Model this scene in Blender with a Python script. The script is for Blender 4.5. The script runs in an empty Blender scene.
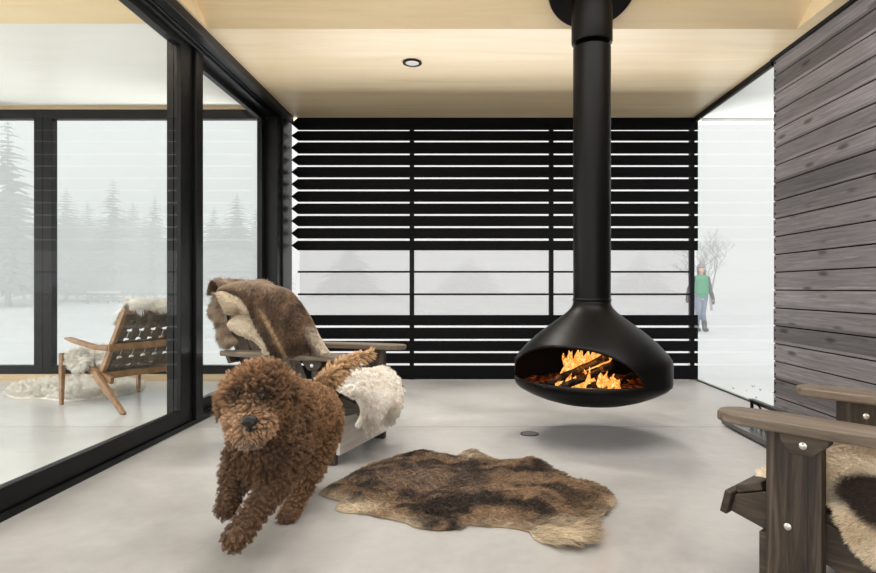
import bpy, bmesh, math, random
import numpy as np
from mathutils import Vector, Matrix, noise as mnoise
from mathutils.kdtree import KDTree

PI = math.pi
SC = bpy.context.scene
COL = SC.collection
RND = random.Random(5)
F, CX, CY, H = 584.0, 465.0, 288.0, 0.944


def at(px, py, d):
    """point of the place seen at px,py when it stands d metres away"""
    return Vector(((px - CX) / F * d, d, H + (CY - py) / F * d))


def on_floor(px, py, z=0.0):
    d = F * (H - z) / (py - CY)
    return Vector(((px - CX) / F * d, d, z))


# ------------------------------------------------------------------ materials
def mat(name, color=(.5, .5, .5), rough=.5, spec=.5, metal=0.0):
    m = bpy.data.materials.new(name)
    m.use_nodes = True
    b = m.node_tree.nodes['Principled BSDF']
    b.inputs['Base Color'].default_value = (*color, 1)
    b.inputs['Roughness'].default_value = rough
    b.inputs['Specular IOR Level'].default_value = spec
    b.inputs['Metallic'].default_value = metal
    return m


def nn(m, kind, **kw):
    n = m.node_tree.nodes.new(kind)
    for k, v in kw.items():
        if k in n.inputs:
            n.inputs[k].default_value = v
        else:
            setattr(n, k, v)
    return n


def lk(m, a, b):
    m.node_tree.links.new(a, b)


def ramp(m, stops):
    r = nn(m, 'ShaderNodeValToRGB')
    e = r.color_ramp.elements
    while len(e) < len(stops):
        e.new(0.5)
    for el, (p, c) in zip(e, stops):
        el.position = p
        el.color = (*c, 1)
    return r


def coords(m, scale=(1, 1, 1), kind='Object', rot=(0, 0, 0)):
    t = nn(m, 'ShaderNodeTexCoord')
    mp = nn(m, 'ShaderNodeMapping')
    mp.inputs['Scale'].default_value = scale
    mp.inputs['Rotation'].default_value = rot
    lk(m, t.outputs[kind], mp.inputs['Vector'])
    return mp.outputs['Vector']


def bump(m, height, strength=.2, dist=.01):
    b = nn(m, 'ShaderNodeBump')
    b.inputs['Strength'].default_value = strength
    b.inputs['Distance'].default_value = dist
    lk(m, height, b.inputs['Height'])
    lk(m, b.outputs['Normal'], m.node_tree.nodes['Principled BSDF'].inputs['Normal'])


def noisy(name, stops, scale=(5, 5, 5), nscale=1.0, detail=6, rough=.5, spec=.4, bmp=0.0, dist=.01, distort=0.0, nrough=.6):
    m = mat(name, rough=rough, spec=spec)
    v = coords(m, scale)
    n = nn(m, 'ShaderNodeTexNoise', Scale=nscale, Detail=detail, Roughness=nrough, Distortion=distort)
    lk(m, v, n.inputs['Vector'])
    r = ramp(m, stops)
    lk(m, n.outputs['Fac'], r.inputs['Fac'])
    lk(m, r.outputs['Color'], m.node_tree.nodes['Principled BSDF'].inputs['Base Color'])
    if bmp:
        bump(m, n.outputs['Fac'], bmp, dist)
    return m


def attr_mat(name, rough=.75, spec=.15, sheen=0.0):
    m = mat(name, rough=rough, spec=spec)
    a = nn(m, 'ShaderNodeAttribute', attribute_name='Col')
    b = m.node_tree.nodes['Principled BSDF']
    lk(m, a.outputs['Color'], b.inputs['Base Color'])
    b.inputs['Sheen Weight'].default_value = sheen
    return m


M = {}
M['black_paint'] = noisy('black stained boards', [(.3, (.0012, .0012, .0014)), (.7, (.003, .003, .0034))], (3, 30, 60), rough=.6, spec=.08)
M['black_metal'] = mat('black powder coated metal', (.002, .002, .0022), .5, .15)
M['frame_black'] = mat('black window frame', (.0018, .0019, .0022), .40, .22)
M['stove_black'] = mat('matte black stove steel', (.0016, .0014, .0013), .42, .15)
M['soot'] = mat('sooty steel', (.012, .010, .009), .9, .1)
M['iron'] = mat('dark iron', (.05, .05, .05), .4, .5, .6)
M['tray'] = mat('worn tray steel', (.16, .155, .15), .3, .5, .85)
M['steel'] = mat('bolt steel', (.55, .53, .5), .3, .5, 1.0)
M['lamp_glass'] = mat('lamp lens', (.75, .74, .72), .2, .5)

# concrete
m = M['concrete'] = mat('polished concrete', rough=.34, spec=.42)
v = coords(m)
n1 = nn(m, 'ShaderNodeTexNoise', Scale=.9, Detail=9, Roughness=.62, Distortion=.6)
n2 = nn(m, 'ShaderNodeTexNoise', Scale=16, Detail=6, Roughness=.6)
lk(m, v, n1.inputs['Vector']); lk(m, v, n2.inputs['Vector'])
r = ramp(m, [(.30, (.245, .236, .226)), (.5, (.345, .335, .322)), (.72, (.445, .434, .42))])
lk(m, n1.outputs['Fac'], r.inputs['Fac'])
mx = nn(m, 'ShaderNodeMix', data_type='RGBA', blend_type='MULTIPLY')
mx.inputs['Factor'].default_value = .22
lk(m, r.outputs['Color'], mx.inputs['A'])
r2 = ramp(m, [(.25, (.5, .5, .5)), (.7, (1, 1, 1))])
lk(m, n2.outputs['Fac'], r2.inputs['Fac']); lk(m, r2.outputs['Color'], mx.inputs['B'])
lk(m, mx.outputs['Result'], m.node_tree.nodes['Principled BSDF'].inputs['Base Color'])
r3 = ramp(m, [(.3, (.27, .27, .27)), (.7, (.45, .45, .45))])
lk(m, n1.outputs['Fac'], r3.inputs['Fac']); lk(m, r3.outputs['Color'], m.node_tree.nodes['Principled BSDF'].inputs['Roughness'])
bump(m, n2.outputs['Fac'], .04, .004)
M['concrete_pale'] = noisy('pale inside concrete', [(.3, (.40, .403, .40)), (.7, (.48, .483, .48))], (1, 1, 1), 1.2, rough=.25, spec=.45)

# plywood
m = M['ply'] = mat('birch plywood', rough=.42, spec=.8)
m.node_tree.nodes['Principled BSDF'].inputs['Coat Weight'].default_value = .6; m.node_tree.nodes['Principled BSDF'].inputs['Coat Roughness'].default_value = .35
v = coords(m, (.45, 5, 5))
n1 = nn(m, 'ShaderNodeTexNoise', Scale=1.6, Detail=7, Roughness=.6, Distortion=.8)
lk(m, v, n1.inputs['Vector'])
r = ramp(m, [(.25, (.66, .50, .29)), (.5, (.74, .585, .36)), (.8, (.80, .66, .44))])
lk(m, n1.outputs['Fac'], r.inputs['Fac'])
lk(m, r.outputs['Color'], m.node_tree.nodes['Principled BSDF'].inputs['Base Color'])
M['ply_edge'] = noisy('pale wood sill', [(.3, (.34, .25, .15)), (.7, (.44, .34, .22))], (2, 20, 20), rough=.5)
M['soffit'] = noisy('white soffit', [(.3, (.72, .72, .71)), (.7, (.78, .78, .77))], (1, 1, 1), rough=.5)
M['glare_ceiling'] = noisy('ceiling panel whitened for glare', [(.3, (.76, .74, .70)), (.7, (.80, .78, .74))], (1, 5, 5), 1.5, rough=.4, spec=.6)  # indoor ceiling coloured white to stand for the glare on it
M['roof'] = mat('roof membrane', (.1, .1, .1), .8)

# weathered plank wall, boards run along Y and are 0.136 m high
def plank_mat(name, stops, per_board=.38, axis_scale=(1, 1.3, 34), pitch=.136):
    m = mat(name, rough=.62, spec=.28)
    v = coords(m)
    sep = nn(m, 'ShaderNodeSeparateXYZ'); lk(m, v, sep.inputs[0])
    dv = nn(m, 'ShaderNodeMath', operation='DIVIDE'); dv.inputs[1].default_value = pitch
    lk(m, sep.outputs['Z'], dv.inputs[0])
    fl = nn(m, 'ShaderNodeMath', operation='FLOOR'); lk(m, dv.outputs[0], fl.inputs[0])
    wn = nn(m, 'ShaderNodeTexWhiteNoise', noise_dimensions='1D'); lk(m, fl.outputs[0], wn.inputs['W'])
    cm = nn(m, 'ShaderNodeCombineXYZ')
    ofs = nn(m, 'ShaderNodeMath', operation='MULTIPLY_ADD'); ofs.inputs[1].default_value = 13.0
    lk(m, wn.outputs['Value'], ofs.inputs[0]); lk(m, sep.outputs['Y'], ofs.inputs[2])
    lk(m, sep.outputs['X'], cm.inputs[0]); lk(m, ofs.outputs[0], cm.inputs[1]); lk(m, sep.outputs['Z'], cm.inputs[2])
    # knots bend the grain
    kmap = nn(m, 'ShaderNodeMapping'); kmap.inputs['Scale'].default_value = (1, 2.6, 9)
    lk(m, cm.outputs[0], kmap.inputs[0])
    vor = nn(m, 'ShaderNodeTexVoronoi', Scale=1.0); vor.inputs['Randomness'].default_value = 1
    lk(m, kmap.outputs[0], vor.inputs['Vector'])
    kr = ramp(m, [(.0, (0, 0, 0)), (.10, (.25, .25, .25)), (.2, (1, 1, 1))])
    lk(m, vor.outputs['Distance'], kr.inputs['Fac'])
    gm = nn(m, 'ShaderNodeMapping'); gm.inputs['Scale'].default_value = axis_scale
    lk(m, cm.outputs[0], gm.inputs[0])
    n = nn(m, 'ShaderNodeTexNoise', Scale=2.2, Detail=9, Roughness=.68, Distortion=.7)
    lk(m, gm.outputs[0], n.inputs['Vector'])
    r = ramp(m, stops); lk(m, n.outputs['Fac'], r.inputs['Fac'])
    mk = nn(m, 'ShaderNodeMix', data_type='RGBA', blend_type='MULTIPLY'); mk.inputs['Factor'].default_value = .75
    lk(m, r.outputs['Color'], mk.inputs['A']); lk(m, kr.outputs['Color'], mk.inputs['B'])
    vr = nn(m, 'ShaderNodeMapRange'); vr.inputs['To Min'].default_value = 1 - per_board; vr.inputs['To Max'].default_value = 1 + per_board
    lk(m, wn.outputs['Value'], vr.inputs['Value'])
    mv = nn(m, 'ShaderNodeVectorMath', operation='SCALE')
    lk(m, mk.outputs['Result'], mv.inputs[0]); lk(m, vr.outputs[0], mv.inputs['Scale'])
    lk(m, mv.outputs[0], m.node_tree.nodes['Principled BSDF'].inputs['Base Color'])
    bump(m, n.outputs['Fac'], .35, .004)
    return m
M['planks'] = plank_mat('weathered grey boards', [(.22, (.075, .068, .071)), (.5, (.15, .138, .144)), (.78, (.25, .236, .245))])

def grain(name, stops, scale, rough=.55, spec=.3, b=.25):
    return noisy(name, stops, scale, 2.0, 8, rough, spec, b, .003, 1.0, .65)
M['adirondack'] = grain('brown weathered cedar', [(.3, (.014, .010, .007)), (.5, (.042, .030, .021)), (.75, (.085, .063, .046))], (1.2, 14, 14))
M['adirondack_v'] = grain('brown weathered cedar upright', [(.34, (.006, .004, .003)), (.5, (.034, .024, .017)), (.7, (.095, .072, .052))], (14, 14, 1.2))
M['arm_wood'] = grain('sun greyed cedar arm', [(.3, (.06, .045, .033)), (.5, (.125, .096, .070)), (.75, (.21, .17, .13))], (1.2, 16, 16))
M['apron_glare_wood'] = grain('silvered apron board', [(.3, (.50, .47, .44)), (.6, (.66, .63, .59))], (14, 1.2, 14))  # far chair's board coloured pale for the snow glare falling on it
M['maple'] = grain('lounge chair wood', [(.3, (.15, .08, .04)), (.55, (.25, .15, .08)), (.8, (.34, .22, .13))], (5, 5, 5))
M['webbing'] = noisy('grey brown webbing', [(.3, (.10, .08, .06)), (.7, (.17, .14, .11))], (40, 40, 40), rough=.8)
M['fur'] = attr_mat('fur', .7, .2, .1)
M['wet'] = mat('dog nose', (.012, .008, .007), .45, .3)
M['eye'] = mat('dog eye', (.008, .005, .003), .35, .3)
M['snow'] = noisy('snow', [(.3, (.60, .60, .605)), (.7, (.66, .66, .665))], (1, 1, 1), .8, rough=.8, spec=.2, bmp=.1)
M['conifer'] = noisy('conifer needles', [(.3, (.02, .035, .022)), (.7, (.06, .085, .055))], (1, 1, 1), 3, rough=.9)
M['bark'] = noisy('grey bark', [(.3, (.07, .06, .055)), (.7, (.14, .13, .12))], (4, 4, 1), 3, rough=.9)
M['skin'] = mat('skin', (.55, .34, .26), .6)
M['green'] = mat('green vest cloth', (.012, .24, .10), .7)
M['darkcloth'] = mat('dark sleeve cloth', (.02, .022, .027), .8)
M['jeans'] = noisy('faded jeans', [(.3, (.10, .13, .20)), (.7, (.17, .21, .30))], (8, 8, 8), rough=.8)
M['boot'] = mat('dark boots', (.02, .018, .02), .6)
M['hat'] = mat('knitted grey hat', (.22, .19, .18), .9)
M['hair'] = mat('brown hair', (.09, .04, .02), .6)
M['leaf'] = mat('dry leaf', (.14, .10, .07), .8)


def glass_mat(name, rough=0.0, tint=(.97, .985, .98), boost=1.0):
    m = bpy.data.materials.new(name); m.use_nodes = True
    nt = m.node_tree; nt.nodes.clear()
    out = nn(m, 'ShaderNodeOutputMaterial'); mixs = nn(m, 'ShaderNodeMixShader')
    tr = nn(m, 'ShaderNodeBsdfTransparent'); tr.inputs[0].default_value = (*tint, 1)
    gl = nn(m, 'ShaderNodeBsdfGlossy'); gl.inputs['Roughness'].default_value = rough
    fr = nn(m, 'ShaderNodeFresnel'); fr.inputs[0].default_value = 1.45
    mul = nn(m, 'ShaderNodeMath', operation='MULTIPLY'); mul.inputs[1].default_value = boost
    geo = nn(m, 'ShaderNodeNewGeometry')
    # the far face of the pane is taken as bare pass-through so that each pane mirrors once
    inv = nn(m, 'ShaderNodeMath', operation='SUBTRACT'); inv.inputs[0].default_value = 1.0
    lk(m, geo.outputs['Backfacing'], inv.inputs[1])
    m2 = nn(m, 'ShaderNodeMath', operation='MULTIPLY')
    lk(m, fr.outputs[0], mul.inputs[0]); lk(m, mul.outputs[0], m2.inputs[0]); lk(m, inv.outputs[0], m2.inputs[1])
    lk(m, m2.outputs[0], mixs.inputs[0]); lk(m, tr.outputs[0], mixs.inputs[1]); lk(m, gl.outputs[0], mixs.inputs[2])
    lk(m, mixs.outputs[0], out.inputs[0])
    return m
M['glass'] = glass_mat('window glass', boost=.58)
M['glass_clear'] = glass_mat('clear glass', boost=.6)
M['screen'] = bpy.data.materials.new('insect mesh'); M['screen'].use_nodes = True
_m = M['screen']; _m.node_tree.nodes.clear()
_o = nn(_m, 'ShaderNodeOutputMaterial'); _x = nn(_m, 'ShaderNodeMixShader'); _x.inputs[0].default_value = .13
_t = nn(_m, 'ShaderNodeBsdfTransparent'); _d = nn(_m, 'ShaderNodeBsdfDiffuse'); _d.inputs[0].default_value = (.12, .12, .13, 1)
lk(_m, _t.outputs[0], _x.inputs[1]); lk(_m, _d.outputs[0], _x.inputs[2]); lk(_m, _x.outputs[0], _o.inputs[0])

# flames
m = M['flame'] = bpy.data.materials.new('flame'); m.use_nodes = True; m.node_tree.nodes.clear()
o_ = nn(m, 'ShaderNodeOutputMaterial'); em = nn(m, 'ShaderNodeEmission'); tr = nn(m, 'ShaderNodeBsdfTransparent'); mx = nn(m, 'ShaderNodeMixShader')
v = coords(m, (1, 1, .7))
n = nn(m, 'ShaderNodeTexNoise', Scale=52, Detail=3, Roughness=.5, Distortion=1.2); lk(m, v, n.inputs['Vector'])
r = ramp(m, [(.30, (.45, .06, .006)), (.45, (.95, .27, .03)), (.60, (1.0, .60, .17)), (.75, (1.0, .82, .45))])
lk(m, n.outputs['Fac'], r.inputs['Fac']); lk(m, r.outputs['Color'], em.inputs['Color']); em.inputs['Strength'].default_value = .72
r2 = ramp(m, [(.36, (0, 0, 0)), (.46, (1, 1, 1))]); lk(m, n.outputs['Fac'], r2.inputs['Fac'])
lk(m, r2.outputs['Color'], mx.inputs[0]); lk(m, tr.outputs[0], mx.inputs[1]); lk(m, em.outputs[0], mx.inputs[2]); lk(m, mx.outputs[0], o_.inputs[0])
# charred glowing wood
m = M['log'] = mat('charred log', rough=.9, spec=.1)
v = coords(m)
n = nn(m, 'ShaderNodeTexNoise', Scale=22, Detail=5, Distortion=1.0); lk(m, v, n.inputs['Vector'])
r = ramp(m, [(.4, (.006, .005, .004)), (.7, (.05, .03, .02))]); lk(m, n.outputs['Fac'], r.inputs['Fac'])
b = m.node_tree.nodes['Principled BSDF']; lk(m, r.outputs['Color'], b.inputs['Base Color'])
r2 = ramp(m, [(.60, (0, 0, 0)), (.75, (1.0, .22, .03))]); lk(m, n.outputs['Fac'], r2.inputs['Fac'])
lk(m, r2.outputs['Color'], b.inputs['Emission Color']); b.inputs['Emission Strength'].default_value = .3
m = M['ember'] = mat('embers', rough=.9, spec=.1)
v = coords(m)
n = nn(m, 'ShaderNodeTexNoise', Scale=30, Detail=5); lk(m, v, n.inputs['Vector'])
r2 = ramp(m, [(.46, (.01, .003, .002)), (.6, (.5, .07, .01)), (.75, (1.0, .35, .06))]); lk(m, n.outputs['Fac'], r2.inputs['Fac'])
b = m.node_tree.nodes['Principled BSDF']; b.inputs['Base Color'].default_value = (.02, .015, .012, 1)
lk(m, r2.outputs['Color'], b.inputs['Emission Color']); b.inputs['Emission Strength'].default_value = .12


# ------------------------------------------------------------------ builders
def link(name, me, material=None, parent=None):
    o = bpy.data.objects.new(name, me)
    COL.objects.link(o)
    if material is not None:
        me.materials.append(material)
    if parent is not None:
        o.parent = parent
    return o


def tag(o, label=None, cat=None, group=None, kind=None):
    if label: o['label'] = label
    if cat: o['category'] = cat
    if group: o['group'] = group
    if kind: o['kind'] = kind
    return o


def empty(name, loc=(0, 0, 0), rz=0):
    o = bpy.data.objects.new(name, None)
    COL.objects.link(o)
    o.location = loc; o.rotation_euler = (0, 0, rz); o.empty_display_size = .1
    return o


def copy_tree(o, parent=None):
    c = o.copy(); COL.objects.link(c); c.parent = parent
    for ch in list(o.children):
        copy_tree(ch, c)
    return c


class B:
    """collects shapes into one bmesh"""
    def __init__(s):
        s.bm = bmesh.new()

    def box(s, x0, x1, y0, y1, z0, z1):
        v = [s.bm.verts.new(p) for p in ((x0, y0, z0), (x1, y0, z0), (x1, y1, z0), (x0, y1, z0), (x0, y0, z1), (x1, y0, z1), (x1, y1, z1), (x0, y1, z1))]
        for f in ((0, 3, 2, 1), (4, 5, 6, 7), (0, 1, 5, 4), (1, 2, 6, 5), (2, 3, 7, 6), (3, 0, 4, 7)):
            s.bm.faces.new([v[i] for i in f])
        return s

    def prism(s, poly, axis, a, b):
        """poly in the two other axes, extruded along axis from a to b"""
        def P(u, v, w):
            return {'x': (w, u, v), 'y': (u, w, v), 'z': (u, v, w)}[axis]
        A = [s.bm.verts.new(P(u, v, a)) for u, v in poly]
        C = [s.bm.verts.new(P(u, v, b)) for u, v in poly]
        s.bm.faces.new(A); s.bm.faces.new(C[::-1])
        for i in range(len(poly)):
            j = (i + 1) % len(poly)
            s.bm.faces.new((A[j], A[i], C[i], C[j]))
        return s

    def beam(s, p, q, w, h, up=(0, 0, 1), w2=None, h2=None):
        """rectangular bar from p to q"""
        p, q = Vector(p), Vector(q); d = (q - p).normalized()
        side = d.cross(Vector(up)).normalized(); u = side.cross(d)
        w2 = w if w2 is None else w2; h2 = h if h2 is None else h2
        r = []
        for c, ww, hh in ((p, w, h), (q, w2, h2)):
            r.append([s.bm.verts.new(c + side * (ww / 2 * a) + u * (hh / 2 * b)) for a, b in ((-1, -1), (1, -1), (1, 1), (-1, 1))])
        s.bm.faces.new(r[0]); s.bm.faces.new(r[1][::-1])
        for i in range(4):
            j = (i + 1) % 4
            s.bm.faces.new((r[0][j], r[0][i], r[1][i], r[1][j]))
        return s

    def tube(s, pts, rad, n=8):
        rings = []
        pts = [Vector(p) for p in pts]
        for i, p in enumerate(pts):
            d = (pts[min(i + 1, len(pts) - 1)] - pts[max(i - 1, 0)]).normalized()
            a = d.orthogonal().normalized() if i == 0 else (a - d * a.dot(d)).normalized()
            b = d.cross(a); rr = rad[i] if hasattr(rad, '__len__') else rad
            rings.append([s.bm.verts.new(p + (a * math.cos(2 * PI * k / n) + b * math.sin(2 * PI * k / n)) * rr) for k in range(n)])
        for A, C in zip(rings, rings[1:]):
            for k in range(n):
                s.bm.faces.new((A[k], A[(k + 1) % n], C[(k + 1) % n], C[k]))
        s.bm.faces.new(rings[0][::-1]); s.bm.faces.new(rings[-1])
        return s

    def lathe(s, prof, n=64, c=(0, 0), cap=True):
        rings = []
        for r, z in prof:
            rings.append([s.bm.verts.new((c[0] + r * math.cos(2 * PI * k / n), c[1] + r * math.sin(2 * PI * k / n), z)) for k in range(n)])
        for A, C in zip(rings, rings[1:]):
            for k in range(n):
                s.bm.faces.new((A[k], A[(k + 1) % n], C[(k + 1) % n], C[k]))
        if cap:
            s.bm.faces.new(rings[0][::-1]); s.bm.faces.new(rings[-1])
        return s

    def build(s, name, material, parent=None, bevel=0.0, smooth=False, segs=2):
        bmesh.ops.recalc_face_normals(s.bm, faces=s.bm.faces)
        me = bpy.data.meshes.new(name); s.bm.to_mesh(me); s.bm.free()
        o = link(name, me, material, parent)
        if bevel:
            md = o.modifiers.new('bevel', 'BEVEL'); md.width = bevel; md.segments = segs; md.limit_method = 'ANGLE'; md.angle_limit = .6
        if smooth:
            me.shade_smooth() if smooth is True else me.set_sharp_from_angle(angle=smooth)
            if smooth is not True:
                me.polygons.foreach_set('use_smooth', [True] * len(me.polygons)); me.set_sharp_from_angle(angle=smooth)
        return o


def struct(b, name, material, bevel=0.0, parent=None):
    o = b.build(name, material, parent, bevel)
    if parent is None:
        o['kind'] = 'structure'
    return o


def blob(spheres, voxel=.012, smooth=6, factor=.5):
    """one continuous skin around a chain of balls: spheres = [(p, r)] or segments (p, r, q, s)"""
    bm = bmesh.new()
    for sp in spheres:
        if len(sp) == 2:
            lst = [(Vector(sp[0]), sp[1])]
        else:
            p, r, q, s_ = Vector(sp[0]), sp[1], Vector(sp[2]), sp[3]
            n = max(2, int((q - p).length / (min(r, s_) * .35)) + 1)
            lst = [(p.lerp(q, i / n), r + (s_ - r) * i / n) for i in range(n + 1)]
        for c, r in lst:
            rr = r if hasattr(r, '__len__') else (r, r, r)
            bmesh.ops.create_icosphere(bm, subdivisions=3, radius=1, matrix=Matrix.Translation(c) @ Matrix.Diagonal((*rr, 1)))
    me = bpy.data.meshes.new('tmp'); bm.to_mesh(me); bm.free()
    o = bpy.data.objects.new('tmp', me); COL.objects.link(o)
    r = o.modifiers.new('r', 'REMESH'); r.mode = 'VOXEL'; r.voxel_size = voxel
    if smooth:
        s_ = o.modifiers.new('s', 'SMOOTH'); s_.iterations = smooth; s_.factor = factor
    dg = bpy.context.evaluated_depsgraph_get(); dg.update()
    out = bpy.data.meshes.new_from_object(o.evaluated_get(dg))
    bpy.data.objects.remove(o); bpy.data.meshes.remove(me)
    out.shade_smooth()
    return out


def tri_arrays(me):
    me.calc_loop_triangles()
    V = np.empty(len(me.vertices) * 3); me.vertices.foreach_get('co', V); V = V.reshape(-1, 3)
    N = np.empty(len(me.vertices) * 3); me.vertices.foreach_get('normal', N); N = N.reshape(-1, 3)
    T = np.empty(len(me.loop_triangles) * 3, dtype=np.int32); me.loop_triangles.foreach_get('vertices', T); T = T.reshape(-1, 3)
    return V, N, T


def raw_mesh(name, V, T, colors=None):
    me = bpy.data.meshes.new(name)
    me.vertices.add(len(V)); me.vertices.foreach_set('co', np.ascontiguousarray(V, dtype=np.float32).ravel())
    me.loops.add(len(T) * 3); me.loops.foreach_set('vertex_index', np.ascontiguousarray(T, dtype=np.int32).ravel())
    me.polygons.add(len(T)); me.polygons.foreach_set('loop_start', np.arange(len(T), dtype=np.int32) * 3)
    me.update(calc_edges=True)
    me.polygons.foreach_set('use_smooth', np.ones(len(T), dtype=bool))
    if colors is not None:
        a = me.color_attributes.new('Col', 'FLOAT_COLOR', 'POINT')
        a.data.foreach_set('color', np.ascontiguousarray(np.c_[colors, np.ones(len(V))], dtype=np.float32).ravel())
    return me


def sample(V, N, T, n, rng, weight=None):
    a, b, c = V[T[:, 0]], V[T[:, 1]], V[T[:, 2]]
    ar = np.linalg.norm(np.cross(b - a, c - a), axis=1)
    if weight is not None:
        ar = ar * weight
    idx = rng.choice(len(T), n, p=ar / ar.sum())
    u, v = rng.random(n), rng.random(n); k = u + v > 1; u[k] = 1 - u[k]; v[k] = 1 - v[k]; w = 1 - u - v
    P = a[idx] * w[:, None] + b[idx] * u[:, None] + c[idx] * v[:, None]
    Q = N[T[idx, 0]] * w[:, None] + N[T[idx, 1]] * u[:, None] + N[T[idx, 2]] * v[:, None]
    Q /= np.linalg.norm(Q, axis=1)[:, None] + 1e-9
    return P, Q


def unit(a):
    return a / (np.linalg.norm(a, axis=-1, keepdims=True) + 1e-9)


def strands(P, D, L, W, C, rng, levels=4, clumps=None, clump=.6, curl=0.0, turns=1.5, bend=None, jitter=.0):
    """tapered three-sided hairs: roots P, directions D, lengths L, widths W, colours C. Returns V, T, colours"""
    n = len(P)
    t = np.linspace(0, 1, levels)
    pts = P[:, None, :] + D[:, None, :] * (L[:, None] * t[None])[:, :, None]
    if bend is not None:
        pts = pts + bend[:, None, :] * (L[:, None] * t[None] ** 2)[:, :, None]
    if clumps:
        ci = rng.choice(n, min(clumps, n), replace=False)
        kd = KDTree(len(ci))
        for i, k in enumerate(ci):
            kd.insert(P[k], i)
        kd.balance()
        near = np.array([kd.find(p)[1] for p in P])
        c0 = ci[near]
        ph = rng.random(len(ci)) * 2 * PI
        ctr = P[ci][:, None, :] + D[ci][:, None, :] * (L[ci][:, None] * t[None])[:, :, None]
        if bend is not None:
            ctr = ctr + bend[ci][:, None, :] * (L[ci][:, None] * t[None] ** 2)[:, :, None]
        if np.any(curl):
            a = unit(np.cross(D[ci], np.array([.31, .52, .79]))); b = np.cross(D[ci], a)
            ang = ph[:, None] + t[None] * turns * 2 * PI
            amp = (curl[ci][:, None] if hasattr(curl, '__len__') else curl) * t[None] ** .7
            ctr = ctr + a[:, None, :] * (np.cos(ang) * amp)[:, :, None] + b[:, None, :] * (np.sin(ang) * amp)[:, :, None]
        k = (clump * t ** .8)[None, :, None]
        pts = pts * (1 - k) + ctr[near] * k
        if np.any(curl):
            pts = pts + (ctr[near] - (P[c0][:, None, :] + D[c0][:, None, :] * (L[c0][:, None] * t[None])[:, :, None])) * (1 - k) * .6
    if jitter:
        pts[:, 1:] += rng.normal(0, jitter, pts[:, 1:].shape)
    d = unit(pts[:, 1] - pts[:, 0]); a = unit(np.cross(d, rng.normal(size=(n, 3)))); b = np.cross(d, a)
    wd = W[:, None] * (1 - t[None, :-1] * .7)
    rings = []
    for k in range(3):
        o = a * math.cos(2 * PI * k / 3) + b * math.sin(2 * PI * k / 3)
        rings.append(pts[:, :-1] + o[:, None, :] * wd[:, :, None])
    R = np.stack(rings, axis=2)                       # n, levels-1, 3, 3
    per = (levels - 1) * 3 + 1
    V = np.concatenate([R.reshape(n, -1, 3), pts[:, -1:, :]], axis=1).reshape(-1, 3)
    f = []
    for l in range(levels - 2):
        for k in range(3):
            i, j = l * 3 + k, l * 3 + (k + 1) % 3
            f += [(i, j, j + 3), (i, j + 3, i + 3)]
    l = levels - 2
    for k in range(3):
        f.append((l * 3 + k, l * 3 + (k + 1) % 3, per - 1))
    f = np.array(f, dtype=np.int64)
    T = (f[None] + (np.arange(n) * per)[:, None, None]).reshape(-1, 3)
    return V, T, np.repeat(C, per, axis=0)


def nz(P, scale, seed=0.0):
    """smooth noise 0..1 at many points"""
    return np.array([.5 + .5 * mnoise.noise((p[0] * scale + seed, p[1] * scale - seed, p[2] * scale + 3.1 * seed)) for p in P])


def lerp3(a, b, k):
    return np.asarray(a)[None] * (1 - k[:, None]) + np.asarray(b)[None] * k[:, None]


def merge(parts):
    V, T, C, n = [], [], [], 0
    for v, t, c in parts:
        V.append(v); T.append(t + n); C.append(c); n += len(v)
    return np.concatenate(V), np.concatenate(T), np.concatenate(C)


def in_poly(pts, poly):
    x, y = pts[:, 0], pts[:, 1]; ins = np.zeros(len(pts), bool); n = len(poly)
    for i in range(n):
        x0, y0 = poly[i]; x1, y1 = poly[(i + 1) % n]
        c = ((y0 > y) != (y1 > y)) & (x < (x1 - x0) * (y - y0) / (y1 - y0 + 1e-12) + x0)
        ins ^= c
    return ins


def edge_dist(pts, poly):
    best = np.full(len(pts), 1e9); near = pts.copy(); poly = np.asarray(poly); n = len(poly)
    for i in range(n):
        a, b = poly[i], poly[(i + 1) % n]; ab = b - a
        t = np.clip(((pts - a) @ ab) / (ab @ ab + 1e-12), 0, 1)
        q = a + t[:, None] * ab; d = np.linalg.norm(pts - q, axis=1)
        k = d < best; best[k] = d[k]; near[k] = q[k]
    return best, near


def round_poly(poly, it=2):
    p = np.asarray(poly, float)
    for _ in range(it):
        q = np.roll(p, -1, 0)
        p = np.stack([p * .75 + q * .25, p * .25 + q * .75], 1).reshape(-1, 2)
    return p


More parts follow.
